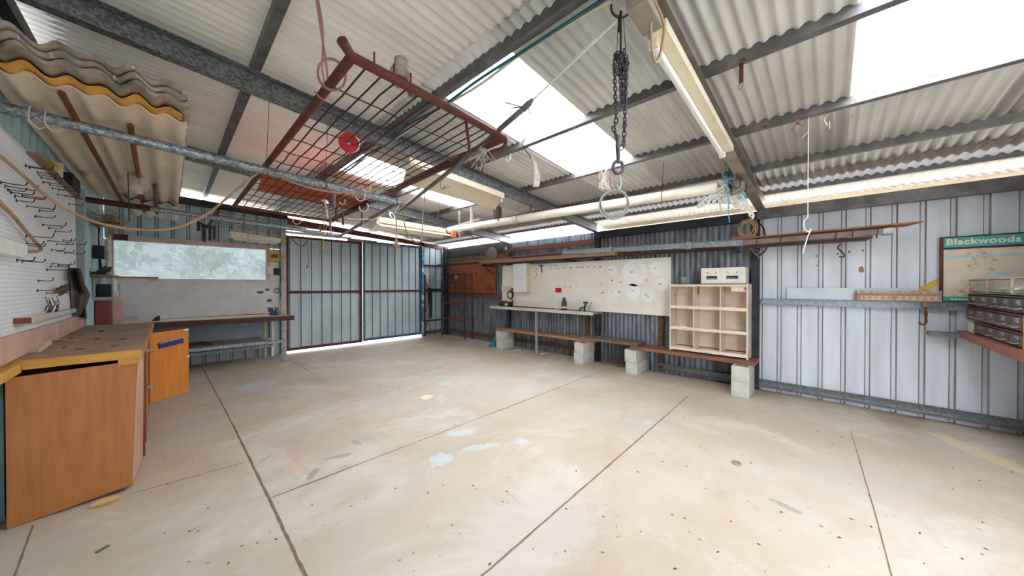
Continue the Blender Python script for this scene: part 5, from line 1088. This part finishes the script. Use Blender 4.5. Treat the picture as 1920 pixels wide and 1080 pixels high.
for i, (px, py) in enumerate(NL):
    p = at(px, py, x=XW-.046)
    if base is None:
        q = MB(); q.tube([p, p+V((-.035,0,-.002)), p+V((-.06,.0,.008))], .0045, 5); q.lathe([(.001,0),(.008,0),(.001,.002)], p+V((-.001,0,0)), (-1,0,0), 8)
        base = one('panel_nail', q, m_wire, 'bent black nail in the cream wall panel', 'nail', 'nails in the cream wall panel', org=p)
    else:
        o = base.copy(); C.objects.link(o); o.location = p; o.rotation_euler = (rnd.random()*6, 0, (rnd.random()-.5)*.9)
p = at(1014,503,x=XW-.05); q = MB(); q.bar(p+V((0,.0,.06)), p+V((0,-.03,-.09)), .02, .012, (1,0,0)); q.bar(p+V((0,-.06,.055)), p+V((0,.05,.065)), .02, .012, (1,0,0)); one('hanging_bracket', q, m_dark, 'dark metal bracket hanging near the top of the cream wall panel', 'bracket')
q = MB(); q.tube(spl([at(1003,507,x=XW-.055), at(1006,513,x=XW-.055), at(1005,519,x=XW-.055), at(1000,523,x=XW-.055)]), .003, 5); one('hanging_wire', q, m_wire, 'thin wire hanging to the right of the white wall cabinet', 'wire')
# wall cabinet, outlets
r = thing('wall_cabinet', 'white wall cabinet on the corner end of the cream wall panel', 'cabinet', (5.4, 4.9, 1.25))
q = MB(); q.box(5.335,XW-.046,4.70,5.09,1.258,1.88); obj('case', q, M('cabinet_side', (226,212,188), (210,194,168), 4), r, bev=.003)
q = MB(); q.box(5.325,5.336,4.703,5.087,1.262,1.876); d = obj('door', q, M('cabinet_white', (236,236,236), (224,224,226), 3, rough=.35), r, bev=.003)
q = MB(); q.lathe([(.001,0),(.02,0),(.02,.003),(.001,.003)], (5.325,4.9,1.58), (-1,0,0), 12); obj('lock', q, m_whitep, d)
for i, (px0, px1, lb) in enumerate(((941.5,948,'cream power outlet at the corner edge of the cream wall panel'), (948.5,957,'ribbed cream power outlet beside the white wall cabinet'))):
    a, b = at(px0,545,x=5.45), at(px1,536,x=5.45); q = MB(); q.box(5.43,XW-.0455,b.y,a.y,a.z,b.z); one('power_outlet', q, m_cream, lb, 'power outlet', bev=.005)
p = at(960.5, 544, x=5.45); q = MB(); q.box(5.44,XW-.0455,p.y-.03,p.y+.03,p.z-.05,p.z+.05); one('red_fitting', q, M('red_plastic', (206,44,40), (180,34,34), 6, rough=.4), 'small red plastic piece under the white wall cabinet', 'knob', bev=.006)
r = thing('red_switch', 'red square switch cover in the middle of the cream wall panel', 'switch', at(1046,544,x=5.46))
a, b = at(1041,548,x=5.45), at(1051.5,540,x=5.45); q = MB(); q.box(5.465,XW-.0455,b.y-.02,a.y+.015,a.z-.008,b.z+.01); obj('back_plate', q, m_whitep, r, bev=.003); q = MB(); q.box(5.45,5.4655,b.y,a.y,a.z,b.z); obj('red_cover', q, M('red_cover', (222,36,34), (204,28,30), 6, rough=.35), r, bev=.004)
# narrow shelf bench under the panel
r = thing('narrow_bench', 'narrow timber bench under the cream wall panel on one thin post', 'bench', (5.36, 4.4, 0))
q = MB(); q.box(5.24,5.485,2.99,5.79,.885,.92); obj('top', q, wood('narrow_bench_top', (166,142,124), (140,116,100), 1, 3), r, bev=.003)
q = MB(); q.hexa([(5.222,3.03,.865),(5.242,3.03,.865),(5.242,5.74,.865),(5.222,5.74,.865)], [(5.222,3.03,.925),(5.242,3.03,.925),(5.242,5.74,.925),(5.222,5.74,.925)]); obj('front_strip', q, M('pale_strip', (214,206,198), (192,180,170), 4), r, bev=.002)
q = MB(); q.hexa([(5.04,4.17,0),(5.08,4.17,0),(5.08,4.215,0),(5.04,4.215,0)], [(5.205,4.31,.885),(5.245,4.31,.885),(5.245,4.355,.885),(5.205,4.355,.885)]); obj('post', q, wood('post_timber', (170,154,138), (146,130,116), 2, 3), r, bev=.003)
q = MB(); q.box(5.40,5.485,3.0,3.05,.55,.885); obj('end_bracket', q, m_dark, r)
p = at(947, 568, x=5.36); r = thing('battery_charger', 'black battery charger with a red top on the corner end of the narrow bench', 'charger', (5.36, p.y, .92))
q = MB(); q.hexa([(5.28,p.y-.19,.921),(5.44,p.y-.19,.921),(5.44,p.y+.12,.921),(5.28,p.y+.12,.921)], [(5.30,p.y-.17,1.03),(5.43,p.y-.17,1.03),(5.43,p.y+.10,1.03),(5.30,p.y+.10,1.03)]); obj('case', q, m_black, r, bev=.008)
q = MB(); q.box(5.31,5.42,p.y+.0,p.y+.09,1.028,1.05); obj('red_top', q, bpy.data.materials['red_plastic'], r, bev=.004)
q = MB(); q.box(5.281,5.29,p.y-.15,p.y-.07,.95,1.0); obj('sticker', q, m_whitep, r)
p = at(957, 553, x=5.40); q = MB(); q.torus(p+V((0,0,.0)), (1,.1,0), .085, .011, 24, 7); q.torus(p+V((-.01,.005,.005)), (1,.0,.1), .080, .010, 24, 7); q.tube(spl([p+V((0,-.03,-.07)), p+V((-.02,-.10,-.17)), p+V((-.05,-.06,-.23)), p+V((-.06,.0,-.25))]), .008, 7); q.tube([p+V((0,0,.08)), V((XW-.05,p.y,p.z+.12))], .004, 5)
one('black_lead_coil', q, m_black, 'coil of black lead hanging above the battery charger', 'lead')
p = at(1058, 577, x=5.33); r = thing('sealant_cartridge', 'dark spray can standing in the middle of the narrow bench', 'can', (5.33,p.y,.92))
q = MB(); q.lathe([(.001,0),(.045,0),(.047,.01),(.047,.17),(.035,.195),(.03,.20)], (5.33,p.y,.921), (0,0,1), 18); obj('can', q, M('dark_can', (66,70,86), (50,52,66), 6, rough=.35, metal=.3), r)
q = MB(); q.lathe([(.0478,.04),(.0478,.07)], (5.33,p.y,.921), (0,0,1), 18, False); obj('white_band', q, m_whitep, r)
q = MB(); q.lathe([(.0478,.075),(.0478,.09)], (5.33,p.y,.921), (0,0,1), 18, False); obj('red_band', q, bpy.data.materials['red_plastic'], r)
q = MB(); q.lathe([(.031,.20),(.031,.235),(.02,.245),(.001,.245)], (5.33,p.y,.921), (0,0,1), 14); obj('cap', q, m_dark, r)
p = at(1096, 580, x=5.36); r = thing('tap_fitting', 'dark brass tap fitting standing near the right end of the narrow bench', 'tap', (5.36,p.y,.92))
q = MB(); q.tube([(5.36,p.y,.921),(5.36,p.y,.99),(5.36,p.y-.02,1.07)], .016, 8); q.tube([(5.36,p.y-.02,1.01),(5.36,p.y+.10,.96),(5.36,p.y+.11,.93)], .013, 8); obj('body', q, m_dark, r)
q = MB(); q.bar((5.36,p.y-.06,1.085),(5.36,p.y+.02,1.085),.03,.03); obj('handle', q, m_dark, r)
q = MB(); q.tube(spl([(5.36,p.y-.11,.922),(5.36,p.y-.10,1.0),(5.38,p.y-.13,1.10)]), .006, 6); obj('wire', q, m_metal, r)
p = at(1042, 578, x=5.34); q = MB(); q.lathe([(.001,0),(.02,0),(.02,.012),(.001,.014)], (5.34,p.y,.921), (0,0,1), 10); q.lathe([(.001,0),(.02,0),(.02,.012),(.001,.014)], (5.33,p.y-.06,.921), (0,0,1), 10); one('bottle_caps', q, m_whitep, 'pair of small white caps left of the spray can', 'cap')

# long rack on the right wall
m_b1 = wood('rack_board_red', (150,92,62), (116,70,50), 1, 2.5); m_b2 = wood('rack_board_pale', (176,140,108), (146,112,86), 1, 2.5); m_b3 = wood('rack_board_dark', (96,66,52), (72,52,44), 1, 2.5)
m_chan = galv('channel_galvanised', (140,150,156), (172,180,184), 50, .45, .35, .78)
for i, (y, lb) in enumerate(((.90,'rusty steel bracket holding the rack beside the white cladding'), (3.55,'grey steel bracket holding the rack above the cream wall panel'), (5.9,'dark steel bracket holding the rack near the corner'))):
    q = MB(); q.prism([(-.02,-.02),(.02,-.02),(.02,-.015),(-.015,-.015),(-.015,.02),(-.02,.02)], (5.13,y,1.885), (5.52,y,1.875)); q.bar((5.16,y,1.87),(5.50,y,1.66),.03,.006) if i == 2 else None
    one('rack_bracket', q, m_rust if i == 0 else m_dark, lb, 'bracket', 'rack brackets')
def rackb(y0, z0, y1, z1, x0, x1, t, mat, lab, name='rack_board', cat='board'):
    q = MB(); q.hexa([(x0,y1,z1),(x1,y1,z1),(x1,y0,z0),(x0,y0,z0)], [(x0,y1,z1+t),(x1,y1,z1+t),(x1,y0,z0+t),(x0,y0,z0+t)]); return one(name, q, mat, lab, cat, 'timber on the wall rack', bev=.003)
rackb(7.95,1.955,5.45,1.935,5.22,5.36,.035,m_b3,'dark board on the corner end of the wall rack reaching the back wall')
rackb(7.3,1.992,5.0,1.985,5.20,5.32,.022,m_b2,'pale weathered board second at the corner end of the wall rack')
rackb(6.1,1.925,2.6,1.92,5.19,5.30,.06,m_b2,'pale thick timber along the front of the wall rack above the white wall cabinet')
rackb(6.0,2.01,2.55,2.02,5.20,5.33,.022,m_b1,'red brown board lying on the pale thick timber of the wall rack')
rackb(5.6,1.91,.95,1.908,5.34,5.50,.04,m_b3,'dark board at the back of the wall rack against the iron')
rackb(4.2,1.95,2.3,1.95,5.36,5.48,.03,m_b1,'short red brown board lying at the back of the wall rack')
r = thing('steel_channel', 'galvanised steel channel along the front of the wall rack', 'channel', (5.2, 2.2, 1.93))
q = MB(); q.prism([(-.02,-.04),(.02,-.04),(.02,-.036),(-.016,-.036),(-.016,.036),(.02,.036),(.02,.04),(-.02,.04)][::-1], (5.165,3.66,2.03), (5.165,.66,1.955)); obj('channel', q, m_chan, r)
for y in (2.65, 1.45):
    z = 1.955+(y-.66)*.025; q = MB(); q.box(5.138,5.145,y-.035,y+.035,z-.05,z+.05); q.box(5.12,5.145,y-.03,y+.06,z-.055,z-.05); obj('end_cleat', q, m_metal, r)
r = thing('rolled_screen', 'long brown steel channel bundle tied with wire at the right end of the wall rack', 'channel', (5.15, .2, 1.9))
q = MB(); q.hexa([(5.13,-.40,1.932),(5.17,-.40,1.932),(5.17,.80,1.92),(5.13,.80,1.92)], [(5.13,-.40,1.99),(5.17,-.40,1.99),(5.17,.80,1.985),(5.13,.80,1.985)]); obj('channel', q, M('brown_channel', (142,120,116), (116,98,96), 7, rough=.5, metal=.2), r, bev=.003)
for i, (dz, dx) in enumerate(((-.014,.0),(-.026,.012),(-.038,.03))):
    q = MB(); q.box(5.135+dx,5.30+dx*.5,-.33+i*.02,.78,1.93+dz-.003,1.93+dz+.005); obj('slat', q, m_b3, r)
for y in (.66,.42,.17,-.05,-.18,-.36):
    q = MB(); q.torus((5.16,y,1.95), (0,1,.1), .05, .003, 16, 5); obj('wire_tie', q, m_wire, r)
q = MB(); q.box(5.128,5.30,-.47,-.40,1.935,1.995); obj('grey_end', q, m_chan, r)
q = MB(); q.hexa([(5.11,-.66,2.02),(5.26,-.56,2.005),(5.26,.92,2.0),(5.11,.92,2.0)], [(5.11,-.66,2.034),(5.26,-.56,2.034),(5.26,.92,2.018),(5.11,.92,2.018)]); one('rack_board', q, wood('orange_board', (176,110,70), (150,88,54), 1, 2.5), 'orange brown board with a pointed end on top of the brown channel', 'board', 'timber on the wall rack')
for i, (u, d) in enumerate(((.0,.0),)):
    c = V((5.14,.76,2.125)); q = MB(); rc = random.Random(4)
    for k_ in range(9):
        ct = c+V((rc.gauss(0,.012), rc.gauss(0,.01), rc.gauss(0,.008))); R = .085+rc.uniform(-.01,.022); q.tube([ct+V((.02*sin(3*t+k_), R*.92*cos(t), R*1.15*sin(t))) for t in [2*pi*j/22 for j in range(22)]], .0045, 6, True)
    q.tube(spl([c+V((0,.06,-.06)), c+V((-.02,.10,-.09)), c+V((-.02,.17,-.095))]), .0045, 6); q.tube(spl([c+V((0,.02,.08)), c+V((0,-.02,.03)), c+V((0,.0,-.02)), c+V((0,-.03,-.05))]), .0045, 6)
    one('rope_coil', q, M('jute_rope', (190,158,108), (152,122,80), 20), 'coil of jute rope standing on the wall rack under the lace brackets', 'rope')
q = MB(); q.tube(spl([at(1416,414,x=5.4), at(1430,425,x=5.4), at(1435,445,x=5.4), at(1438,462,x=5.4), at(1430,475,x=5.4), at(1417,482,x=5.4), at(1408,482,x=5.4)]), .010, 7); one('black_hose', q, m_black, 'black hose curving behind the rack beside the jute rope coil', 'hose')
q = MB(); q.tube(spl([at(1405,465,x=5.2), at(1414,473,x=5.2), at(1424,484,x=5.2)]), .004, 6); q.tube(spl([at(1408,466,x=5.22), at(1422,470,x=5.22), at(1421,480,x=5.22)]), .003, 6); one('twine_end', q, bpy.data.materials['jute_rope'], 'loose ends of twine hanging under the rack bracket', 'twine')
q = MB(); q.tube(spl([at(1575,459,x=5.3), at(1571,465,x=5.3), at(1578,472,x=5.3), at(1583,478,x=5.3), at(1580,482,x=5.3), at(1573,481,x=5.3)]), .007, 7); q.tube(spl([at(1577,459,x=5.3), at(1566,450,x=5.22), at(1561,443,x=5.14)]), .003, 5); one('s_hook', q, m_wire, 'dark S shaped hook hanging under the right end of the wall rack', 'hook')
# corner: hardboard, rack frame, odd bits
a, b = at(843,548,x=XW-.035), at(930,496,x=XW-.035)
one('brown_hardboard', MB().box(XW-.042,XW-.034,b.y,a.y,1.205,2.0), M('brown_hardboard', (164,88,50), (128,66,42), 2.5, (1,1,1), .6, 0, 0, [((84,50,38), 12, .70), ((108,58,42), 2, .6)]), 'large brown hardboard panel on the iron wall in the far corner', 'board', bev=.002)
p = at(855,518,x=XW-.045); q = MB(); q.v = []; q.add([p+V((0,0,.09)), p+V((0,-.075,0)), p+V((0,0,-.09)), p+V((0,.075,0)), p+V((-.002,0,.09)), p+V((-.002,-.075,0)), p+V((-.002,0,-.09)), p+V((-.002,.075,0))], [(0,1,2,3),(7,6,5,4),(0,4,5,1),(1,5,6,2),(2,6,7,3),(3,7,4,0)]); one('diamond_label', q, M('cream_label', (226,206,170), (180,150,116), 60), 'small cream diamond label on the brown hardboard panel', 'label')
r = thing('steel_rack', 'narrow rusty steel rack standing in front of the corner hardboard', 'rack', (5.25, 7.2, 0))
m_rk = M('rack_steel', (84,72,68), (62,54,54), 9, rough=.6, metal=.3)
for x, y in ((5.30,6.82), (5.47,6.72), (5.20,7.70), (5.46,7.72)):
    q = MB(); q.prism([(-.016,-.016),(.016,-.016),(.016,-.012),(-.012,-.012),(-.012,.016),(-.016,.016)], (x,y,0), (x,y,1.75 if x > 5.25 else 1.55), (0,1,0)); obj('upright', q, m_rk, r)
for z in (.50, .93, 1.34, 1.70):
    q = MB(); q.bar((5.30,6.82,z),(5.20,7.70,z),.03,.025); q.bar((5.47,6.72,z),(5.46,7.72,z),.03,.025); q.bar((5.30,6.82,z),(5.47,6.72,z),.025,.025); obj('shelf_rail', q, m_rk if z > 1 else m_redwood, r)
q = MB(); p = at(925,478,x=5.49); q.lathe([(.001,0),(.19,0),(.19,.004),(.001,.004)], (5.44,p.y,p.z), (-1,0,0), 32); one('saw_blade', q, M('dull_blade', (128,116,106), (104,92,84), 4, metal=.3, rough=.5), 'dull round saw blade leaning above the rack near the corner', 'saw blade')
p = at(948,467,x=5.38); q = MB(); q.torus(p, (1,0,0), .03, .012, 18, 7); q.tube([p+V((0,0,.03)), V((XR-.12,p.y,p.z+.1))], .003, 5); one('orange_ring', q, M('orange_ring', (206,130,50), (180,104,40), 7), 'small orange ring on the post above the rack', 'ring')
q = MB(); q.hexa([(5.10,5.46,0),(5.34,5.46,0),(5.34,5.62,0),(5.06,5.60,0)], [(5.16,5.46,.26),(5.20,5.46,.26),(5.20,5.50,.26),(5.16,5.50,.26)]); one('teal_wedge', q, M('teal_plastic', (44,132,140), (34,112,122), 6, rough=.4), 'teal plastic wedge behind the farthest concrete blocks', 'wedge')
for i, (x, y, z0, z1) in enumerate(((4.94,8.04,.3,1.75), (4.97,8.02,.2,1.55))):
    pass
q = MB(); q.tube(spl([at(px,py,y=8.03) for px, py in ((798,520),(801,545),(803,570),(797,590),(801,610),(806,560),(800,530))]), .010, 6); one('red_hose', q, M('red_hose', (150,72,60), (120,58,50), 8), 'red hose hanging by the right door post', 'hose')
p = at(819,541,y=8.0); q = MB(); q.box(5.03,5.09,8.0,8.05,.5,1.28); q.box(5.0,5.05,7.99,8.04,.9,1.34); one('steel_offcuts', q, m_dark, 'dark steel lengths leaning on the wall between door and corner', 'steel length')

# ------------------------------------------------------------------ white wall: board, carton, sign, hook
GT = 1.232
one('grey_board', MB().box(XW-.035,XW-.015,-.62,.39,GT,1.372), M('pale_blue_grey_board', (204,216,220), (188,202,206), 3, spots=[((150,160,164), 12, .74)]), 'long pale blue grey board standing on the wall rail', 'board', bev=.002)
r = thing('long_carton', 'long brown cardboard carton with round prints lying on the wall rail', 'carton', (XW-.08, -.52, GT))
m_card = M('cardboard', (182,134,104), (162,116,90), 5, rough=.8)
q = MB(); q.box(XW-.115,XW-.036,-.822,-.222,GT,1.345); obj('box', q, m_card, r, bev=.004)
m_prt = M('carton_print', (216,190,172), (200,172,152), 30, rough=.8)
for y0, y1, z0_, z1_ in ((-.225,-.49,.012,.055), (-.515,-.82,.012,.055)):
    q = MB(); q.box(XW-.1165,XW-.115,y1,y0-.03 if y0 == -.225 else y0,GT+z0_,GT+z1_); obj('print_panel', q, m_prt, r)
q = MB(); q.box(XW-.1165,XW-.10,-.82,-.225,GT+.085,GT+.1145); obj('print_band', q, M('carton_dirty_print', (196,184,176), (150,136,128), 30, rough=.8), r)
mk = M('print_ring', (112,88,78))
for i in range(12):
    y = -.28-.048*i
    q = MB(); q.torus((XW-.117,y,GT+.036), (1,0,0), .012, .0018, 14, 4); q.lathe([(.001,0),(.005,0),(.001,.0008)], (XW-.117,y,GT+.036), (-1,0,0), 8); obj('round_print', q, mk, r)
# sign board
def text_mb(txt, P0, ux, uy, w, h, depth=.002, bold=.03):
    cu = bpy.data.curves.new('t', 'FONT'); cu.body = txt; cu.size = 1; cu.offset = bold; cu.extrude = 0; cu.resolution_u = 3; cu.space_character = 1.08
    ob = bpy.data.objects.new('t', cu); C.objects.link(ob); dg = bpy.context.evaluated_depsgraph_get(); me = ob.evaluated_get(dg).to_mesh()
    vs = [v.co.copy() for v in me.vertices]; fs = [tuple(p.vertices) for p in me.polygons]; ob.evaluated_get(dg).to_mesh_clear(); bpy.data.objects.remove(ob); bpy.data.curves.remove(cu)
    x0 = min(v.x for v in vs); x1 = max(v.x for v in vs); y0 = min(v.y for v in vs); y1 = max(v.y for v in vs)
    q = MB(); q.add([V(P0)+V(ux)*((v.x-x0)/(x1-x0)*w)+V(uy)*((v.y-y0)/(y1-y0)*h) for v in vs], fs); return q
r = thing('price_board', 'rusty framed price board with a white lettered teal header on the white cladding', 'sign', (XW-.03, -1.06, 1.238))
SX = XW-.045; ya, yb, za, zb = -.836, -1.30, 1.245, 1.882
q = MB(); q.box(SX,SX+.012,yb,ya,za,zb); obj('board', q, M('board_cream', (228,214,194), (214,196,172), 2.5, (1,1,1), .6, 0, 0, [((132,92,64), 6, .66, (1,1,2), .06), ((196,166,136), 3, .58)]), r)
for nm, b in (('frame_side', (ya-.002,ya+.022,za-.01,zb+.012)), ('frame_side', (yb-.024,yb+.0,za-.01,zb+.012)), ('frame_top', (yb,ya,zb,zb+.012)), ('frame_bottom', (yb,ya,za-.012,za)), ('header_rule', (yb,ya,1.765,1.785))):
    q = MB(); q.box(SX-.008,SX+.014,b[0],b[1],b[2],b[3]); obj(nm, q, m_rustbrown, r, bev=.002)
m_tl = M('sign_teal', (74,182,182), (58,160,164), 5, rough=.5)
q = MB(); q.box(SX-.002,SX,yb,ya,1.785,zb); obj('header', q, m_tl, r)
q = MB(); q.box(SX-.002,SX,yb,ya,za,za+.045); obj('footer', q, m_tl, r)
m_lt = M('sign_white', (238,232,218), (226,218,202), 9)
obj('lettering', text_mb('Blackwoods', (SX-.003, ya-.02, 1.808), (0,-1,0), (0,0,1), .425, .062, bold=.035), m_lt, r)
m_lb = M('sign_pale_blue', (186,214,222), (172,202,212), 9)
for y0, y1, z0_, z1_ in ((ya-.015,yb+.01,1.678,1.700), (ya-.26,yb+.07,1.505,1.53), (ya-.02,ya-.08,1.738,1.756), (yb+.08,yb+.03,1.742,1.76), (yb+.07,yb+.02,1.53,1.545)):
    q = MB(); q.box(SX-.0015,SX,min(y0,y1),max(y0,y1),z0_,z1_); obj('print_bar', q, m_lb, r)
for k_ in range(5):
    q = MB(); q.box(SX-.004,SX-.002,ya-.05-.022*k_-.016,ya-.05-.022*k_,za+.012,za+.024); obj('footer_print', q, m_lt, r)
p = at(1732,566,x=XW-.09); r = thing('yellow_tied_hook', 'brown hook tied with yellow string hanging from the wall rail', 'hook', p)
q = MB(); q.tube(spl([p+V((.03,0,.04)), p+V((0,0,.01)), p+V((0,-.01,-.05))]), .006, 6); q.tube([p+V((0,0,.0)), p+V((0,-.05,-.01))], .005, 5); q.tube([p+V((0,0,.01)), p+V((0,.03,.03))], .005, 5); obj('string', q, M('bright_yellow_twine', (222,190,40), (196,160,36), 9), r)
q = MB(); b = p+V((0,-.012,-.05)); q.bar(b, b+V((0,-.004,-.10)), .022, .008, (1,0,0)); q.tube(spl([b+V((0,-.004,-.09)), b+V((0,-.006,-.16)), b+V((0,.01,-.185)), b+V((0,.035,-.18)), b+V((0,.038,-.16))]), .008, 7); obj('hook', q, m_rustpipe, r)
# paint splash and rust spots on the cladding
q = MB(); pp = [at(px,py,x=XR-.0125) for px, py in ((1722,545),(1724,536),(1733,537),(1744,528),(1759,522),(1759,532),(1748,540),(1738,544))]; q.add(pp, [tuple(range(8))]); struct('trim_%d' % k, q, M('yellow_overspray', (226,186,40), (206,176,90), 9)); k += 1
q = MB()
for px, py, s_ in ((1615,506,.030),(1571,476,.012),(1592,472,.014),(1618,470,.013),(1531,480,.012),(1532,498,.010),(1594,407,.006)):
    p = at(px,py,x=XR-.0125); n = 9; q.add([p+V((0, s_*(.6+.5*rnd.random())*cos(2*pi*i/n), s_*1.3*(.6+.5*rnd.random())*sin(2*pi*i/n))) for i in range(n)], [tuple(range(n))])
struct('trim_%d' % k, q, M('rust_patch', (170,126,70), (128,84,52), 30)); k += 1

# ------------------------------------------------------------------ drawer units on the shelf beside the camera
DY = -.96
def dx(px, py=580): return at(px, py, y=DY).x
def dz(py): return at(1812, py, y=DY).z
m_shelfp = wood('shelf_plank', (160,100,78), (132,80,62), 0, 2.5)
r = thing('drawer_shelf', 'red brown plank shelf carrying the stacked drawer cabinets', 'shelf', (4.7, -1.15, .9))
q = MB(); q.box(3.75,5.50,-1.33,-.93,.885,.952); obj('plank', q, m_shelfp, r, bev=.004)
q = MB(); q.box(5.38,XR-.005,-.97,-.74,.885,.925); obj('wall_cleat', q, M('greenish_steel', (122,134,130), (98,110,108), 8, metal=.3, rough=.5), r)
m_beige = M('aged_beige_plastic', (214,196,158), (192,172,134), 6, rough=.5); m_clear2 = M('dull_clear_drawer', (170,164,152), (146,138,128), 8, rough=.25)
m_drw = M('dark_brown_drawer', (84,76,74), (66,60,60), 6, rough=.45); m_lab = M('scribbled_label', (190,182,172), (84,76,74), 90, (1,1,1), .5, lo=.45, hi=.55)
m_hndl = M('drawer_handle', (150,138,130), (116,104,98), 9, rough=.4, metal=.4)
XE = 3.78
def unit(z0, z1, cols, lab, case, drawer, beige=False, extra=None, wood_end=None):
    r = thing('drawer_cabinet', lab, 'drawer cabinet', (4.7, -1.1, z0), 'drawer cabinets on the plank shelf')
    xl = cols[0][0]; xr = XE if wood_end is None else wood_end
    q = MB(); q.box(xr, xl+.012, -1.28, DY-.035, z0, z0+.008); q.box(xr, xl+.012, -1.28, DY-.02, z1-.01, z1); q.box(xl, xl+.012, -1.28, DY-.012, z0, z1); q.box(xr, xl, -1.29, -1.28, z0, z1); obj('case', q, case, r)
    for i, (a, b) in enumerate(cols):
        if beige and i in (1, 3): 
            q = MB(); q.box(b-.002, b+.02, -1.2, DY-.01, z0+.008, z1-.01); obj('partition', q, case, r)
        q = MB(); q.box(b+.006, a-.006, -1.25, DY-.012, z0+.014, z1-.016); d = obj('drawer', q, drawer, r, bev=.003)
        c = (a+b)/2; w_ = (a-b)
        if beige:
            q = MB(); q.hexa([(c-w_*.22,DY-.012,z0+.045),(c+w_*.22,DY-.012,z0+.045),(c+w_*.22,DY+.03,z0+.04),(c-w_*.22,DY+.03,z0+.04)], [(c-w_*.22,DY-.012,z0+.07),(c+w_*.22,DY-.012,z0+.07),(c+w_*.22,DY+.03,z0+.046),(c-w_*.22,DY+.03,z0+.046)]); obj('pull', q, m_clear2, d)
        else:
            q = MB(); h = z0+.038; q.tube([(c-w_*.26,DY-.012,h),(c-w_*.24,DY+.014,h-.004),(c+w_*.24,DY+.014,h-.004),(c+w_*.26,DY-.012,h)], .0045, 6); obj('handle', q, m_hndl, d)
            q = MB(); q.box(c-w_*.20,c+w_*.14,DY-.0118,DY-.0112,z0+.062,z1-.026); obj('label', q, m_lab, d)
    if wood_end is not None:
        q = MB(); q.box(xr-.02, xr, -1.28, DY-.008, z0, z1); obj('end_panel', q, wood('cabinet_end', (206,146,84), (180,118,62), 2, 3) if 'cabinet_end' not in bpy.data.materials else bpy.data.materials['cabinet_end'], r)
    return r
def cols(pxs, py): 
    xs = [dx(p, py) for p in pxs]; return list(zip(xs, xs[1:]))
za = [.9525, 1.062, 1.069, 1.192, 1.199, 1.322, 1.330, 1.462]
W_END = dx(1914, 630)
unit(za[0], za[1], cols((1823,1843,1863,1886,1913), 620), 'lowest brown drawer cabinet with an empty white bay at its left', m_redwood, m_drw, wood_end=W_END)
q = MB(); q.box(dx(1822,620), 5.43, -1.25, DY-.02, za[0], za[1]-.012); one('white_tray', q, m_whitep, 'white plastic tray beside the lowest brown drawer cabinet', 'tray', bev=.004)
unit(za[2], za[3], cols((1808.5,1824,1841,1863,1887,1913), 595), 'brown drawer cabinet with wooden top, second from the shelf', m_redwood, m_drw, wood_end=W_END)
x_ = cols((1812,1829,1850,1870,1890,1918), 568); unit(za[4], za[5], x_+[(x_[-1][1], x_[-1][1]-.24)], 'brown drawer cabinet directly under the beige one', m_drw, m_drw)
x_ = cols((1813,1829,1847,1868,1892), 537); unit(za[6], za[7], x_+[(x_[-1][1]-.02, x_[-1][1]-.30)], 'topmost beige cabinet with dull clear drawers', m_beige, m_clear2, True)

# ------------------------------------------------------------------ small things on the floor
p = at(1018,664,z=0); q = MB(); q.grid(lambda u, v: V((p.x-.10+.20*u, p.y-.05+.10*v, .003+.016*abs(sin(u*4+v*2)))), 8, 5); one('paper_scrap', q, m_whitep, 'crumpled white paper scrap on the floor near the bench post', 'paper', solid=.002)
p = at(970,657,z=0); q = MB(); q.grid(lambda u, v: V((p.x-.08+.16*u, p.y-.05+.10*v, .002+.008*abs(sin(u*5)))), 6, 4); one('paper_scrap', q, m_whitep, 'flat white paper scrap on the floor beside the farthest blocks', 'paper', solid=.002)
p = at(1380,869,z=0); q = MB(); q.torus(p+V((0,0,.006)), (0,0,1), .03, .006, 20, 6); q.torus(p+V((0,0,.005)), (0,0,1), .014, .005, 16, 6); one('drain_ring', q, M('dusty_metal', (176,160,136), (150,134,112), 12), 'small round metal ring set on the floor in the right foreground', 'ring')
p = at(196,945,z=0); q = MB(); q.lathe([(.001,0),(.05,0),(.055,.015),(.035,.035),(.001,.04)], p, (0,0,1), 7); q.v = [V((p.x+(v.x-p.x)*1.2, p.y+(v.y-p.y)*.6, v.z)) for v in q.v]; one('stone_chip', q, M('yellow_stone', (214,180,126), (186,150,100), 20), 'yellowish stone chip on the floor at the cupboard corner', 'stone')
p = at(192,1031,z=0); q = MB(); q.bar(p+V((-.02,-.01,.004)), p+V((.02,.015,.004)), .018, .006); one('grey_chip', q, m_grey, 'grey flake lying on the floor in front of the orange cupboard', 'flake')
q = MB(); rc = random.Random(21)
for i in range(360):
    if i < 250: px, py = rc.uniform(250,1900), rc.uniform(650,1075)
    elif i < 330: px, py = rc.uniform(560,760), rc.uniform(660,740)
    else: px, py = rc.uniform(1040,1330), rc.uniform(680,720)
    p = at(px, py, z=0)
    if p.x > 5.4 or p.x < -.2 or p.y > 8: continue
    s_ = rc.uniform(.002,.0075); a0 = rc.random()*6; u = V((cos(a0), sin(a0), 0)); v = V((-u.y, u.x, 0))
    q.add([p+u*s_*1.8+V((0,0,.002)), p+v*s_*.7+V((0,0,.005)), p-u*s_*1.8+V((0,0,.002)), p-v*s_*.7+V((0,0,.002))], [(0,1,2,3)])
tag(one('leaf_litter', q, bpy.data.materials['dry_leaf'], 'scattered dry leaf crumbs all over the concrete floor', 'leaf litter'), kind='stuff')

q = MB()
for i in range(19): y = 2.42+.036*i; q.tube([(5.36,y,.0),(5.40,y,.20)], .0022, 4)
for j in range(7): q.tube([(5.36+.0065*j,2.40,.01+.031*j),(5.36+.0065*j,3.09,.01+.031*j)], .0022, 4)
one('wire_netting', q, m_mesh, 'rusty square wire netting leaning under the middle of the plank bench', 'netting')
